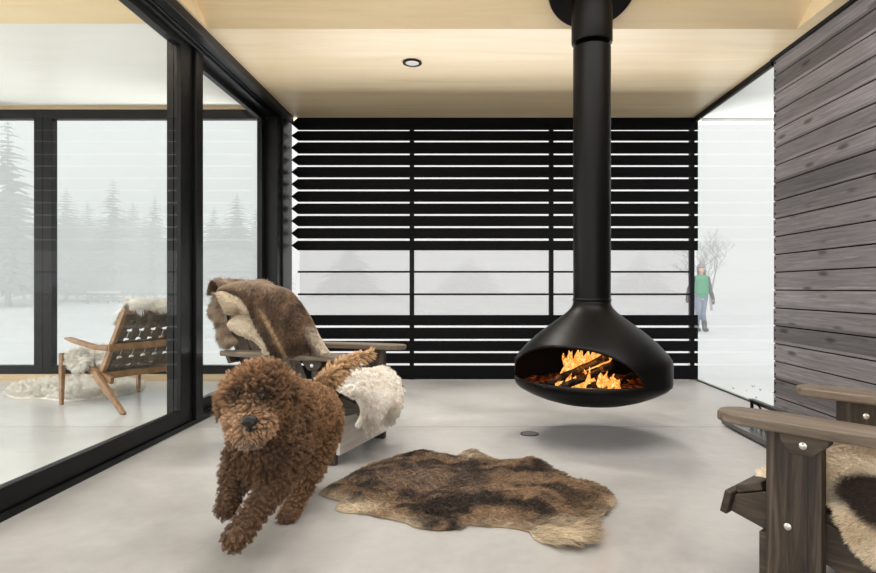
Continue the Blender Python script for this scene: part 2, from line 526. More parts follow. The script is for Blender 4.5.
def sheet_from_poly(poly, step, height, thick=.006):
    """closed hide: a filled outline (2-D), upper surface lifted by height(pts, dist); returns V, T, n_top, dist"""
    poly = np.asarray(poly, float)
    lo, hi = poly.min(0) - step, poly.max(0) + step
    nx, ny = int((hi[0] - lo[0]) / step) + 1, int((hi[1] - lo[1]) / step) + 1
    gx, gy = np.meshgrid(lo[0] + np.arange(nx) * step, lo[1] + np.arange(ny) * step, indexing='ij')
    G = np.stack([gx, gy], -1).reshape(-1, 2)
    ci, cj = np.meshgrid(np.arange(nx - 1), np.arange(ny - 1), indexing='ij')
    cid = (ci * ny + cj).ravel()
    keep = in_poly(G[cid] + step / 2, poly); cid = cid[keep]
    quads = np.stack([cid, cid + ny, cid + ny + 1, cid + 1], 1)
    used, inv = np.unique(quads, return_inverse=True); quads = inv.reshape(quads.shape); P = G[used]
    cnt = np.bincount(quads.ravel(), minlength=len(P)); bnd = cnt < 4
    d, near = edge_dist(P, poly)
    P[bnd] = near[bnd]; d[bnd] = 0
    z = height(P, d)
    top = np.c_[P, z + thick]; bot = np.c_[P, z * 0.9]
    n = len(P)
    T = [quads[:, [0, 1, 2]], quads[:, [0, 2, 3]], quads[:, [2, 1, 0]] + n, quads[:, [3, 2, 0]] + n]
    e = np.concatenate([quads[:, [0, 1]], quads[:, [1, 2]], quads[:, [2, 3]], quads[:, [3, 0]]])
    key = {}
    for a, b in e:
        key[(a, b)] = 1
    side = [(a, b) for a, b in key if (b, a) not in key]
    s = np.array(side)
    T += [np.c_[s[:, 1], s[:, 0], s[:, 0] + n], np.c_[s[:, 1], s[:, 0] + n, s[:, 1] + n]]
    return np.concatenate([top, bot]), np.concatenate(T), n, np.r_[d, d]


def vnormals(V, T):
    fn = np.cross(V[T[:, 1]] - V[T[:, 0]], V[T[:, 2]] - V[T[:, 0]])
    N = np.zeros_like(V)
    for k in range(3):
        np.add.at(N, T[:, k], fn)
    return unit(N)


# ------------------------------------------------------------------ the setting
XL, XR, YB, ZC = -1.85, 2.39, 6.0, 2.70
YN = -2.6                                               # the open end behind the camera

struct(B().box(XL, 2.43, YN, YB + .10, -.15, 0), 'floor', M['concrete'])
struct(B().box(-9.0, XL, YN, 6.0, -.15, 0), 'floor_inside', M['concrete_pale'])
M['joint'] = mat('floor joint', (.16, .155, .15), .7)
struct(B().box(XL + .02, 2.40, 3.968, 3.972, .0, .0006), 'trim_6', M['joint'])
struct(B().box(-9, XL - .15, 3.968, 3.972, .0, .0006), 'trim_7', M['joint'])
# snow field
bm = bmesh.new()
bmesh.ops.create_grid(bm, x_segments=120, y_segments=120, size=110)
for v_ in bm.verts:
    d_ = max(abs(v_.co.x), abs(v_.co.y))
    v_.co.z = -.15 + .35 * max(0, min(1, (d_ - 12) / 30)) * mnoise.noise((v_.co.x * .07, v_.co.y * .07, 3)) - (0.02)
me = bpy.data.meshes.new('snow_ground'); bm.to_mesh(me); bm.free(); me.shade_smooth()
g = link('snow_ground', me, M['snow']); g['kind'] = 'structure'

# ceiling: flat strip, raised pitched bay, flat strip
xa, xb = -1.743, 2.25
yf, slope = 3.96, math.tan(math.radians(32))
yr = 2.35; zr = ZC + (yf - yr) * slope; yn = yr - (zr - ZC) / slope
b = B()
T_ = .04
b.box(XL - .1, XR + .06, yf, YB + .22, ZC, ZC + T_)
b.box(XL - .1, xa - .021, yn, yf, ZC, ZC + T_)
b.box(xb + .021, XR + .06, yn, yf, ZC, ZC + T_)
b.box(XL - .1, XR + .06, YN, yn, ZC, ZC + T_)
b.prism([(yf, ZC), (yf, ZC + T_), (yr, zr + T_), (yr, zr)], 'x', xa - .02, xb + .02)
b.prism([(yr, zr), (yr, zr + T_), (yn, ZC + T_), (yn, ZC)], 'x', xa - .02, xb + .02)
for x in (xa, xb):
    x0, x1 = (x - .02, x) if x < 0 else (x, x + .02)
    b.prism([(yf, ZC), (yr, zr), (yn, ZC)], 'x', x0, x1)
struct(b, 'ceiling', M['ply'])
# ceiling of the room behind the glass
ZI = 2.80
b = B()
yfi = 4.10
struct(B().box(-9, XL - .1, yfi + .001, 6.25, ZI, ZI + T_), 'ceiling_inside_flat', M['glare_ceiling'])
b.prism([(yfi, ZI), (yfi, ZI + T_), (yr, ZI + (yfi - yr) * slope + T_), (yr, ZI + (yfi - yr) * slope)], 'x', -9, XL - .1)
b.prism([(yr, ZI + (yfi - yr) * slope), (yr, ZI + (yfi - yr) * slope + T_), (.6, ZI + T_), (.6, ZI)], 'x', -9, XL - .1)
b.box(-9, XL - .1, YN, .6, ZI, ZI + T_)
struct(b, 'ceiling_inside', M['ply'])
struct(B().prism([(yf, ZC), (yr, zr), (yn, ZC), (yn, ZC + .2), (yr, zr + .5), (yf, ZC + .2)], 'x', XL - .12, XL - .105), 'wall_above_glass', M['ply'])
# outside soffit beyond the right-hand glass
struct(B().box(XR + .06, 4.0, 4.3, YB + .15, ZC + .005, ZC + .12).box(XR + .06, 4.0, YB + .05, YB + .15, ZC - .03, ZC + .005), 'ceiling_outside', M['soffit'])

# plank wall on the right
YW = 4.49
b = B()
pitch = .136
for k in range(20):
    z0 = k * pitch - .02
    z1 = min(z0 + pitch - .0085, ZC)
    z0 = max(z0, 0.0)
    w = .0015 * math.sin(k * 7.3)
    b.box(XR - .018 + w, XR + .03, YN, YW, z0, z1)
wall = struct(b, 'wall_right', M['planks'], .003)
B().box(XR - .006, XR + .14, YN, YW - .002, 0, ZC - .001).build('backing', M['black_paint'], wall)  # blackened so the shade in the board grooves is in the colour
b = B()
for k in range(20):
    for dz in (.035, .10):
        z0 = k * pitch - .02 + dz
        if .02 < z0 < ZC - .02:
            for yy in (YW - .028,):
                b.lathe([(.008, 0), (.008, .004)], 8)
                nv = list(b.bm.verts)[-16:]
                for q in nv:
                    x_, y_, z_ = q.co
                    q.co = (XR - .0185 - z_, yy + x_, z0 + y_)
b.build('nail_heads', M['black_metal'], wall)
struct(B().box(XR - .045, XR + .06, YN, YW, ZC - .018, ZC - .0005), 'trim_1', M['black_metal'])

# black slat wall at the end
slat = empty('wall_back', (0, YB, 0)); slat['kind'] = 'structure'
def zpx(py, d=YB):
    return H + (CY - py) / F * d
x0s, x1s = -1.788, 2.395
gaps_up = [129.9, 141.2, 154.1, 165.8, 178, 190.2, 202.5, 214.8, 227, 239.4]
edges = [(117.5, gaps_up[0] - .5)] + [(a + 1.0, b_ - 1.0) for a, b_ in zip(gaps_up, gaps_up[1:])] + [(gaps_up[-1] + 1.3, 250.3)]
gaps_dn = [326.8, 340.0, 352.3, 364.4]
edges += [(315.0, gaps_dn[0] - 1.3)] + [(a + 1.0, b_ - 1.0) for a, b_ in zip(gaps_dn, gaps_dn[1:])] + [(gaps_dn[-1] + 1.3, 379.3)]
for a, c in edges:
    zt, zb = zpx(a), zpx(c)
    zm = (zt + zb) / 2
    bb = B()
    bb.prism([(x0s, zm), (x0s + .07, zb), (x1s, zb), (x1s, zt), (x0s + .07, zt)], 'y', 0, .030)
    bb.build('slat', M['black_paint'], slat, .002)
for px in (411.5, 551.8, 693.5):
    xx = (px - CX) / F * YB
    B().box(xx - .023, xx + .023, .031, .075, 0, ZC - .001).build('post', M['black_metal'], slat)
for py in (271.8, 294.3):
    zz = zpx(py)
    B().box(-1.72, 2.36, .008, .028, zz - .010, zz + .010).build('rail', M['black_metal'], slat)
sc_ = B().box(-1.72, 2.33, .080, .083, zpx(315), zpx(250)).build('insect_screen', M['screen'], slat)

# sliding glass doors on the left
def door(name, y0, y1, xc, z0=.035, z1=2.60, stile0=.10, stile1=.10, rail=.095, label=None):
    t = empty(name, (xc, (y0 + y1) / 2, 0)); t['kind'] = 'structure'
    oy = (y0 + y1) / 2
    b = B()
    b.box(-.022, .022, y0 - oy, y0 + stile0 - oy, z0, z1).box(-.022, .022, y1 - stile1 - oy, y1 - oy, z0, z1)
    b.box(-.022, .022, y0 + stile0 - oy, y1 - stile1 - oy, z0, z0 + rail).box(-.022, .022, y0 + stile0 - oy, y1 - stile1 - oy, z1 - .045, z1)
    b.build('door_frame', M['frame_black'], t, .003)
    B().box(-.008, .008, y0 + stile0 - oy - .005, y1 - stile1 - oy + .005, z0 + rail - .005, z1 - .04).build('glass_pane', M['glass'], t)
    return t
door('door_1', -.6, 4.04, -1.905, stile0=.12, stile1=.17)
door('door_2', 3.87, 5.66, -1.955, stile0=.28, stile1=.10)
door('door_3', -2.6, -.5, -1.955)
b = B()
b.box(-1.99, -1.865, YN, 5.66, 0, .034)                  # track
b.box(-1.93, -1.90, YN, 5.66, .034, .040)
struct(b, 'trim_3', M['frame_black'], .003)
b = B()
b.box(-2.0, -1.852, YN, 5.66, 2.602, 2.6995)             # head of the doors
b.box(-1.852, -1.835, YN, 5.66, 2.625, 2.6995)
b.box(-1.834, -1.757, YN, 5.99, 2.635, 2.6995)
struct(b, 'trim_4', M['frame_black'], .004)
b = B()
b.box(-1.925, -1.86, 4.042, 4.15, .035, 2.60)               # post between the doors
struct(b, 'pillar', M['frame_black'], .004)
b = B()
b.box(-2.02, -1.82, 5.665, 5.78, 0, 2.60).box(-2.02, -1.80, 5.78, 6.08, 0, 2.699)
struct(b, 'corner_pillar', M['frame_black'], .006)

# window wall of the room behind the glass
def window(name, x0, x1, y, z0, z1, fw=.07):
    t = empty(name, ((x0 + x1) / 2, y, 0)); t['kind'] = 'structure'
    h_ = (x1 - x0) / 2
    b = B()
    b.box(-h_, -h_ + fw, -.04, .04, z0, z1).box(h_ - fw, h_, -.04, .04, z0, z1)
    b.box(-h_ + fw, h_ - fw, -.04, .04, z0, z0 + .085).box(-h_ + fw, h_ - fw, -.04, .04, z1 - .09, z1)
    b.build('window_frame', M['frame_black'], t, .003)
    B().box(-h_ + fw - .004, h_ - fw + .004, -.006, .006, z0 + .08, z1 - .085).build('glass_pane', M['glass_clear'], t)
window('window_1', -4.30, -2.02, 5.99, .07, 2.76, .092)
window('window_2', -6.60, -4.302, 5.99, .07, 2.76, .092)
window('window_3', -9.0, -6.602, 5.99, .07, 2.76, .092)
struct(B().box(-9, -2.02, 5.93, 6.05, 0.0, .068), 'baseboard_back', M['ply_edge'])
struct(B().box(-9, -2.02, 5.94, 6.05, 2.762, 2.799), 'trim_5', M['ply_edge'])

# frameless glass on the right between the slats and the plank wall
t = empty('door_4', (XR - .022, (YW + YB) / 2, 0)); t['kind'] = 'structure'
hl = (YB - YW) / 2
B().box(-.006, .006, -hl + .003, hl - .05, .012, ZC - .045).build('glass_pane', M['glass_clear'], t)
B().box(-.014, .014, -hl + .0, hl - .01, ZC - .05, ZC - .0005).build('head_track', M['black_metal'], t)
B().box(-.009, .009, -hl + .0, hl - .01, .0, .012).build('floor_track', M['iron'], t)

# ------------------------------------------------------------------ hanging fireplace
FD, FX = 3.70, .804
fire = empty('hanging_fireplace', (FX, FD, 0))
tag(fire, 'black suspended fireplace with conical hood, hanging from its ceiling flue', 'fireplace')
prof = [(.117, .86), (.119, .84), (.128, .822), (.150, .797), (.185, .768), (.253, .718), (.33, .660), (.40, .600), (.450, .545), (.474, .515), (.484, .498), (.488, .480), (.488, .44), (.488, .36), (.484, .345), (.46, .322), (.40, .290), (.33, .261), (.24, .234), (.14, .216), (.05, .208), (.004, .207)]
def prof_r(z):
    for (r0, z0), (r1, z1) in zip(prof, prof[1:]):
        if z1 <= z <= z0:
            return r0 + (r1 - r0) * (z0 - z) / (z0 - z1 + 1e-9)
    return prof[-1][0]
# front direction towards the camera
fa = math.atan2(-FD, -FX) + 0.0
view = math.atan2(0 - FD, 0 - FX)
cen = view - math.radians(22.5)                            # opening is turned to the left
half = math.radians(57.5)
zlo, zhi = .388, .597
n = 180
bm = bmesh.new()
def open_top(dth):
    k = abs(dth) / half
    return zlo + .004 + (zhi - zlo) * (max(0.0, 1 - k ** 2.6)) ** .62
NU, ND = 22, 14
cols = []
for i in range(n):
    th = 2 * PI * i / n
    dth = (th - cen + PI) % (2 * PI) - PI
    inside = abs(dth) < half
    zt = open_top(dth) if inside else zlo + .004
    up = [prof[0][1] + (zt - prof[0][1]) * (k / NU) for k in range(NU + 1)]
    dn = [zlo + (prof[-1][1] - zlo) * (1 - (1 - k / ND) ** 1.8) for k in range(ND + 1)]
    cu = [bm.verts.new((prof_r(z) * math.cos(th), prof_r(z) * math.sin(th), z)) for z in up]
    cd = [bm.verts.new((prof_r(z) * math.cos(th), prof_r(z) * math.sin(th), z)) for z in dn]
    cols.append((cu, cd, inside))
for i in range(n):
    a, c = cols[i], cols[(i + 1) % n]
    for k in range(NU):
        bm.faces.new((a[0][k], a[0][k + 1], c[0][k + 1], c[0][k]))
    for k in range(ND):
        bm.faces.new((a[1][k], a[1][k + 1], c[1][k + 1], c[1][k]))
    if not (a[2] or c[2]):
        bm.faces.new((a[0][NU], a[1][0], c[1][0], c[0][NU]))
bmesh.ops.recalc_face_normals(bm, faces=bm.faces)
me = bpy.data.meshes.new('firebox'); bm.to_mesh(me); bm.free(); me.shade_smooth()
hood = link('firebox', me, M['stove_black'], fire); me.materials.append(M['soot'])
sd = hood.modifiers.new('s', 'SOLIDIFY'); sd.thickness = .012; sd.offset = -1; sd.material_offset = 1
B().lathe([(.117, .855), (.1175, 2.46), (.112, 2.46), (.112, .855)], 48, cap=False).build('flue_pipe', M['stove_black'], fire, smooth=.6)
B().lathe([(.119, .862), (.121, .866), (.121, .874), (.118, .878)], 48).build('pipe_seam', M['stove_black'], fire, smooth=.8)
B().lathe([(.1185, 2.49), (.124, 2.49), (.128, 2.50), (.128, 2.74), (.1185, 2.74)], 48).build('pipe_collar', M['stove_black'], fire, smooth=.6)
# ceiling plate lies on the pitched ceiling
ang = math.radians(32)
pc = 3.70
zp = ZC + (yf - pc) * slope
b = B().lathe([(.275, .0), (.278, -.006), (.278, -.03), (.272, -.038), (.12, -.045)], 64)
cp = b.build('ceiling_plate', M['stove_black'], fire, smooth=.6)
cp.location = (0, pc - FD, zp - .004); cp.rotation_euler = (-ang, 0, 0)
# ash bed
bm = bmesh.new()
bmesh.ops.create_circle(bm, cap_ends=True, segments=40, radius=.44)
bmesh.ops.inset_individual(bm, faces=bm.faces[:], thickness=.12); bmesh.ops.triangulate(bm, faces=bm.faces[:])
bmesh.ops.subdivide_edges(bm, edges=bm.edges[:], cuts=3, use_grid_fill=True)
for v_ in bm.verts:
    v_.co.z = .345 + .018 * mnoise.noise((v_.co.x * 9, v_.co.y * 9, 0)) + .02 * max(0, 1 - (v_.co.x ** 2 + v_.co.y ** 2) / .08)
me = bpy.data.meshes.new('ember_bed'); bm.to_mesh(me); bm.free(); me.shade_smooth()
eb = link('ember_bed', me, M['ember'], fire); tag(eb, kind='stuff')

def log_mesh(p, q, r, seed):
    p, q = Vector(p), Vector(q); rr = random.Random(seed)
    pts = [p.lerp(q, i / 7) + Vector((0, 0, .006 * rr.uniform(-1, 1))) for i in range(8)]
    b = B().tube(pts, [r * rr.uniform(.88, 1.08) for _ in pts], 9)
    for v_ in b.bm.verts:
        v_.co += Vector([.005 * mnoise.noise(v_.co * 30 + Vector((seed, 0, k * 9))) for k in range(3)])
    return b
logs = [((548, 384, 3.55), (607, 357, 3.62), .024, 'charred log leaning highest across the fire'),
        ((556, 389, 3.45), (613, 366, 3.50), .021, 'charred log lying in front, below the highest one'),
        ((612, 386, 3.55), (640, 372, 3.72), .026, 'thick burnt log at the right side of the fire'),
        ((590, 388, 3.42), (606, 380, 3.72), .026, 'short burnt log end on in the fire centre'),
        ((575, 390, 3.50), (566, 376, 3.85), .024, 'charred log behind the flames at the left')]
for i, (p, q, r, lab) in enumerate(logs):
    o = log_mesh(at(*p), at(*q), r, i * 3 + 1).build('fire_log', M['log'], None, smooth=.9)
    tag(o, lab, 'log', 'burning logs in the fireplace')
# flames
fr_ = random.Random(11)
parts = []
def tongue(base, top, w, seed):
    base, top = Vector(base), Vector(top); rr = random.Random(seed)
    nseg, ns = 18, 9; V, T = [], []
    sway = Vector((rr.uniform(-1, 1), rr.uniform(-.4, .4), 0)) * w * .9
    for i in range(nseg + 1):
        t = i / nseg
        c = base.lerp(top, t) + sway * math.sin(t * 5 + seed) * t
        rad = w * (math.sin(PI * min(1, .18 + t * .82)) ** .8) * (1 - .45 * t) * (1 + .25 * math.sin(9 * t + seed)) + .0005
        for k in range(ns):
            a = 2 * PI * k / ns
            V.append(c + Vector((math.cos(a) * rad, math.sin(a) * rad * .55, 0)))
    for i in range(nseg):
        for k in range(ns):
            a, b_, c, d = i * ns + k, i * ns + (k + 1) % ns, (i + 1) * ns + (k + 1) % ns, (i + 1) * ns + k
            T += [(a, b_, c), (a, c, d)]
    return np.array([tuple(v) for v in V]), np.array(T), np.zeros((len(V), 3))
tl = []
for i in range(22):
    u = i / 21
    bx, by = 564 + 44 * u, 379 - 17 * u
    tl.append(((bx, by), (bx + fr_.uniform(-1, 6), by - fr_.uniform(13, 19) * (1.6 - .85 * u)), fr_.uniform(3.2, 5.0), 3.60 + fr_.uniform(0, .08)))
for i in range(30):
    bx = fr_.uniform(558, 618)
    tl.append(((bx, 390), (bx + fr_.uniform(-3, 7), 390 - fr_.uniform(10, 26) * (1 - .5 * abs(bx - 588) / 30)), fr_.uniform(2.4, 4.2), 3.42 + fr_.uniform(0, .12)))
for i, ((x0, y0), (x1, y1), w, d) in enumerate(tl):
    parts.append(tongue(at(x0, y0, d), at(x1, y1, d + .02), w / F * d, i * 1.7))
V, T, C = merge(parts)
fl = link('flames', raw_mesh('flames', V, T), M['flame'])
tag(fl, 'bright yellow and orange flames inside the hanging fireplace', 'fire', kind='stuff')
fl.visible_shadow = True

# recessed ceiling lamp
t = empty('ceiling_spotlight', (-.41, 4.54, ZC)); tag(t, 'small round recessed spotlight in the plywood ceiling', 'light')
B().lathe([(.052, -.001), (.072, -.004), (.075, -.008), (.072, -.012), (.052, -.010)], 40, cap=False).build('ring', M['black_metal'], t, smooth=.7)
b = B().lathe([(.0515, -.0015), (.0515, -.0085), (.03, -.0095)], 32).build('lens', M['lamp_glass'], t, smooth=.7)

# floor drain
dl = on_floor(529.5, 434)
t = empty('floor_drain', dl); tag(t, 'round dark metal drain grate in the concrete floor', 'drain')
B().lathe([(.052, .0005), (.060, .0005), (.060, .004), (.052, .004)], 40, cap=False).build('rim', M['iron'], t, smooth=.7)
b = B().lathe([(.052, .0008), (.052, .0015)], 32); b.build('sump', M['soot'], t)
b = B()
for k in range(-3, 4):
    w = math.sqrt(max(.0001, .05 ** 2 - (k * .014) ** 2))
    b.box(-w, w, k * .014 - .003, k * .014 + .003, .0016, .0038)
b.build('grate', M['steel'], t)

# ------------------------------------------------------------------ adirondack chairs
def adirondack():
    c = empty('adirondack_chair')
    hs = .295
    for s in (-1, 1):
        lg = B().box(-.07, .07, s * hs - .019, s * hs + .019, 0, .558).build('leg', M['adirondack_v'], c, .004)
        br = B().prism([(-.098, .558), (.018, .558), (.018, .540), (-.008, .506), (-.062, .506), (-.098, .542)], 'y', s * (hs + .020), s * (hs + .062)).build('bracket', M['adirondack'], c, .003)
        # bolts on the outer face
        for (bx, bz, off) in ((.012, .296, .020), (-.040, .533, .062), (-.02, .515, -.0185)):
            b = B()
            b.lathe([(.006, .0), (.0095, .001), (.0095, .0025), (.0055, .004), (.005, .007), (.0015, .008)], 16)
            for v_ in b.bm.verts:
                x_, y_, z_ = v_.co
                v_.co = (bx + x_, s * (hs + off + (z_ - .0005) * (1 if off > 0 else -1)), bz + y_)
            b.build('bolt', M['steel'], br if off > .05 else lg, smooth=.6)
        # arm
        pl = [(-.66, s * (hs - .03)), (-.66, s * (hs + .035)), (-.45, s * (hs + .06)), (-.1, s * (hs + .082)), (.10, s * (hs + .082)), (.165, s * (hs + .07)), (.195, s * (hs + .045)), (.205, s * (hs + .012)), (.197, s * (hs - .022)), (.17, s * (hs - .048)), (.11, s * (hs - .06)), (-.3, s * (hs - .055))]
        B().prism(pl, 'z', .560, .590).build('arm', M['arm_wood'], c, .007, segs=3)
        # stringer down to the floor at the back
        y0 = s * (hs - .020)
        B().prism([(.187, .280), (.172, .332), (.09, .362), (-.02, .338), (-.60, .130), (-.64, .0), (-.56, .0), (-.07, .207), (.09, .254)], 'y', y0, y0 - s * .034).build('stringer', M['adirondack'], c, .004)
    # seat slats along the stringer tops
    tops = [(.172, .332), (.09, .362), (-.02, .338), (-.80, .115)]
    def slat_(p, q, lift, w, name='seat_slat'):
        p, q = Vector((p[0], 0, p[1])), Vector((q[0], 0, q[1]))
        d = (q - p).normalized(); nrm = Vector((d.z, 0, -d.x)); nrm = nrm if nrm.z > 0 or abs(nrm.z) < .3 and nrm.x > 0 else -nrm
        o_ = (p + q) / 2 + nrm * (lift + .011)
        b = B(); b.beam(o_ + Vector((0, -w, 0)), o_ + Vector((0, w, 0)), (q - p).length, .022, up=nrm)
        return b.build(name, M['adirondack'], c, .004)
    slat_((.190, .270), (.174, .338), .001, .29)
    slat_((.165, .337), (.092, .363), .001, .275)
    for k in range(5):
        x0 = .075 - k * .095
        zt = lambda x: .362 + (x - .09) * (.024 / .11) if x > -.02 else .338 + (x + .02) * (.208 / .58)
        slat_((x0, zt(x0)), (x0 - .085, zt(x0 - .085)), .001, .274)
    B().box(.0705, .094, -.30, .30, .055, .255).build('apron', M['adirondack'], c, .003)
    # back
    p0, p1 = Vector((-.425, 0, .225)), Vector((-.765, 0, .965))
    for k in range(5):
        y = (k - 2) * .105
        top = p1 + (p0 - p1).normalized() * (.018 * abs(k - 2) ** 2)
        b = B(); b.beam(p0 + Vector((0, y, 0)), top + Vector((0, y * 1.08, 0)), .094, .022, up=(1, 0, .5))
        b.build('back_slat', M['adirondack'], c, .005)
    ax = (p1 - p0).normalized(); nb = Vector((-ax.z, 0, ax.x)); nb = nb if nb.x < 0 else -nb
    for t_ in (.12, .46, .88):
        cc = p0.lerp(p1, t_) + nb * .024
        w = .33 if t_ == .46 else .25
        b = B(); b.beam(cc + Vector((0, -w, 0)), cc + Vector((0, w, 0)), .07, .024, up=nb); b.build('back_rail', M['adirondack'], c, .003)
    return c

near_chair = adirondack()
f_near = math.atan2(.75, -.66)
near_chair.location = (1.121, 1.785, 0); near_chair.rotation_euler = (0, 0, f_near)
tag(near_chair, 'brown wooden garden armchair nearest the camera beside the plank wall, cut off by the frame', 'chair', 'wooden low armchairs on the porch')
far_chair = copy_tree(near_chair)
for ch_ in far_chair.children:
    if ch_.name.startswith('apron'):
        ch_.data = ch_.data.copy(); ch_.data.materials[0] = M['apron_glare_wood']; ch_['label'] = 'front board in pale glare-lit colour'
f_far = math.atan2(-.31, .95)
far_chair.location = (-.66, 3.41, 0); far_chair.rotation_euler = (0, 0, f_far)
tag(far_chair, 'wooden low armchair behind the dog, with white fleece and brown hide on it', 'chair', 'wooden low armchairs on the porch')

def chair_xf(loc, rz):
    return Matrix.Translation(loc) @ Matrix.Rotation(rz, 4, 'Z')

# ------------------------------------------------------------------ draped skins
def path_sheet(path, y0f, y1f, nu=40, nv=50, thick=.012, lump=.01, seed=1.0):
    """skin draped along an x-z path (local frame of its chair); returns V, T, uv of the closed sheet"""
    pp = np.array(path, float)
    seg = np.r_[0, np.cumsum(np.linalg.norm(np.diff(pp, axis=0), axis=1))]; S = seg / seg[-1]
    vs = np.linspace(0, 1, nv + 1); x = np.interp(vs, S, pp[:, 0]); z = np.interp(vs, S, pp[:, 1])
    for _ in range(3):
        x[1:-1] = (x[:-2] + 2 * x[1:-1] + x[2:]) / 4; z[1:-1] = (z[:-2] + 2 * z[1:-1] + z[2:]) / 4
    tx, tz = np.gradient(x), np.gradient(z); ln = np.hypot(tx, tz) + 1e-9
    nx_, nz_ = tz / ln, -tx / ln                        # outward side
    top = np.zeros((nv + 1, nu + 1, 3)); bot = top.copy(); uv = np.zeros((nv + 1, nu + 1, 2))
    for i in range(nv + 1):
        for j in range(nu + 1):
            u = j / nu
            y = y0f(vs[i]) * (1 - u) + y1f(vs[i]) * u
            e = min(u, 1 - u, vs[i], 1 - vs[i])
            hgt = thick * min(1, e / .06) ** .5 + lump * mnoise.noise((x[i] * 9 + seed, y * 9, z[i] * 9)) * min(1, e / .1)
            top[i, j] = (x[i] + nx_[i] * (hgt + .003), y, z[i] + nz_[i] * (hgt + .003)); bot[i, j] = (x[i], y, z[i]); uv[i, j] = (u, vs[i])
    n_ = (nv + 1) * (nu + 1)
    V = np.concatenate([top.reshape(-1, 3), bot.reshape(-1, 3)]); UV = np.concatenate([uv.reshape(-1, 2)] * 2)
    T = []
    w = nu + 1
    for i in range(nv):
        for j in range(nu):
            a, b_, c, d = i * w + j, i * w + j + 1, (i + 1) * w + j + 1, (i + 1) * w + j
            T += [(a, b_, c), (a, c, d), (n_ + c, n_ + b_, n_ + a), (n_ + d, n_ + c, n_ + a)]
    rim = [(i, i + 1) for i in range(nu)] + [(i * w + nu, (i + 1) * w + nu) for i in range(nv)] + [(nv * w + j + 1, nv * w + j) for j in range(nu)[::-1]] + [((i + 1) * w, i * w) for i in range(nv)[::-1]]
    for a, b_ in rim:
        T += [(b_, a, a + n_), (b_, a + n_, b_ + n_)]
    return V, np.array(T), UV, n_


def furry(name, V, T, col_fn, n, length, width, rng, mtx=None, levels=4, groom=(0, 0, -.3), lift=1.0, clumps=0, clump=.6, curl=0, rnd=.35, len_fn=None, top_only=None, dens=None, turns=1.2, parent=None):
    if mtx is not None:
        V = np.array([tuple(mtx @ Vector(p)) for p in V])
    N = vnormals(V, T)
    Ts = T if top_only is None else T[(T < top_only).all(1)]
    P, Q = sample(V, N, Ts, n, rng, None if dens is None else dens(V[Ts].mean(1)))
    G = groom(P) if callable(groom) else np.tile(np.array(groom, float), (n, 1))
    D = unit(Q * lift + G + rng.normal(0, rnd, (n, 3)))
    L = length * (.6 + .8 * rng.random(n))
    if len_fn is not None:
        L = L * len_fn(P)
    C = col_fn(P) * (.8 + .4 * rng.random((n, 1)))
    sv, st, scol = strands(P, D, L, np.full(n, width), C, rng, levels, clumps, clump, curl, turns, bend=np.tile((0, 0, -.25), (n, 1)))
    V2, T2, C2 = merge([(V, T, col_fn(V) * .8), (sv, st, scol)])
    return link(name, raw_mesh(name, V2, T2, C2), M['fur'], parent)

rng = np.random.default_rng(4)
CREAM, BROWN, DARK, TAN = (.62, .52, .40), (.16, .095, .055), (.045, .028, .020), (.36, .25, .15)
WHITE = (.90, .86, .79)

# white fleece on the seat of the far chair, hanging over its front edge
mt = chair_xf(far_chair.location, f_far)
lobe = lambda v: .028 * math.sin(v * 17)
V, T, UV, nt_ = path_sheet([(.20, .20), (.222, .29), (.205, .378), (.09, .412), (-.02, .395), (-.2, .325), (-.42, .25)], lambda v: -.335 + lobe(v), lambda v: .14 + .10 * min(1, v * 2.5) + lobe(v + 2), thick=.04, lump=.05)
for i in range(nt_):                                     # lobed lower edge
    u, vv = UV[i]
    k = max(0, 1 - vv / .25)
    dz = .05 * math.sin(u * 14 + .5) * k
    V[i, 2] += dz; V[i + nt_, 2] += dz
furry('sheepskin', V, T, lambda P: lerp3(WHITE, (.74, .66, .54), np.clip(nz(P, 14) * 1.6 - .6, 0, 1)), 34000, .024, .0010, rng, mt, 4, (0, 0, -.3), 1.0, 1500, .6, .004, .4, top_only=nt_)
o = bpy.data.objects['sheepskin']
tag(o, 'white sheepskin on the seat of the wooden armchair behind the dog', 'sheepskin')

# brown hide thrown over the back of the far chair
r_ = Vector((-.31, -.95, 0)).normalized(); f_ = Vector((.95, -.31, 0)).normalized()
O_ = Vector((-.66, 3.41, 0))
def on_side(px, py, off):
    ray = Vector(((px - CX) / F, 1, (CY - py) / F)); c = Vector((0, 0, H))
    t_ = ((O_ + r_ * off) - c).dot(r_) / ray.dot(r_)
    p = c + ray * t_
    return ((p - O_).dot(f_), p.z)
def side_patch(poly_px, off, bulge, reach=.05, seed=0.0, thick=.008, step=.009, ripple=.012):
    poly = round_poly([on_side(x, y, off) for x, y in poly_px], 1)
    V, T, nt, d = sheet_from_poly(poly, step, lambda P, d: bulge * np.sqrt(np.clip(d / reach, 0, 1)) + ripple * np.array([mnoise.noise((p[0] * 16 + p[1] * 5 + seed, p[1] * 4, seed)) for p in P]) * np.clip(d / .02, 0, 1), thick)
    W = np.array([tuple(O_ + f_ * p[0] + r_ * (off + p[2]) + Vector((0, 0, p[1]))) for p in V])
    return W, T[:, ::-1] if False else T, nt
pix = lambda P: np.c_[(P[:, 0] / P[:, 1]) * F + CX, CY - (P[:, 2] - H) / P[:, 1] * F]
main = [(216, 291), (222, 286), (232, 283), (245, 280), (256, 281), (268, 283.5), (284, 287), (292, 291), (299, 299), (306, 309), (313, 320), (319, 334), (325, 345), (331, 353), (329, 356), (316, 353), (305, 352), (300, 356), (288, 357), (278, 357), (272, 353), (267, 341), (260, 331), (255, 320), (250, 308), (243, 299), (232, 293)]
fold = [(216, 291), (228, 290), (243, 297), (251, 308), (256, 320), (247, 315), (237, 312), (228, 316), (224, 308), (221, 302)]
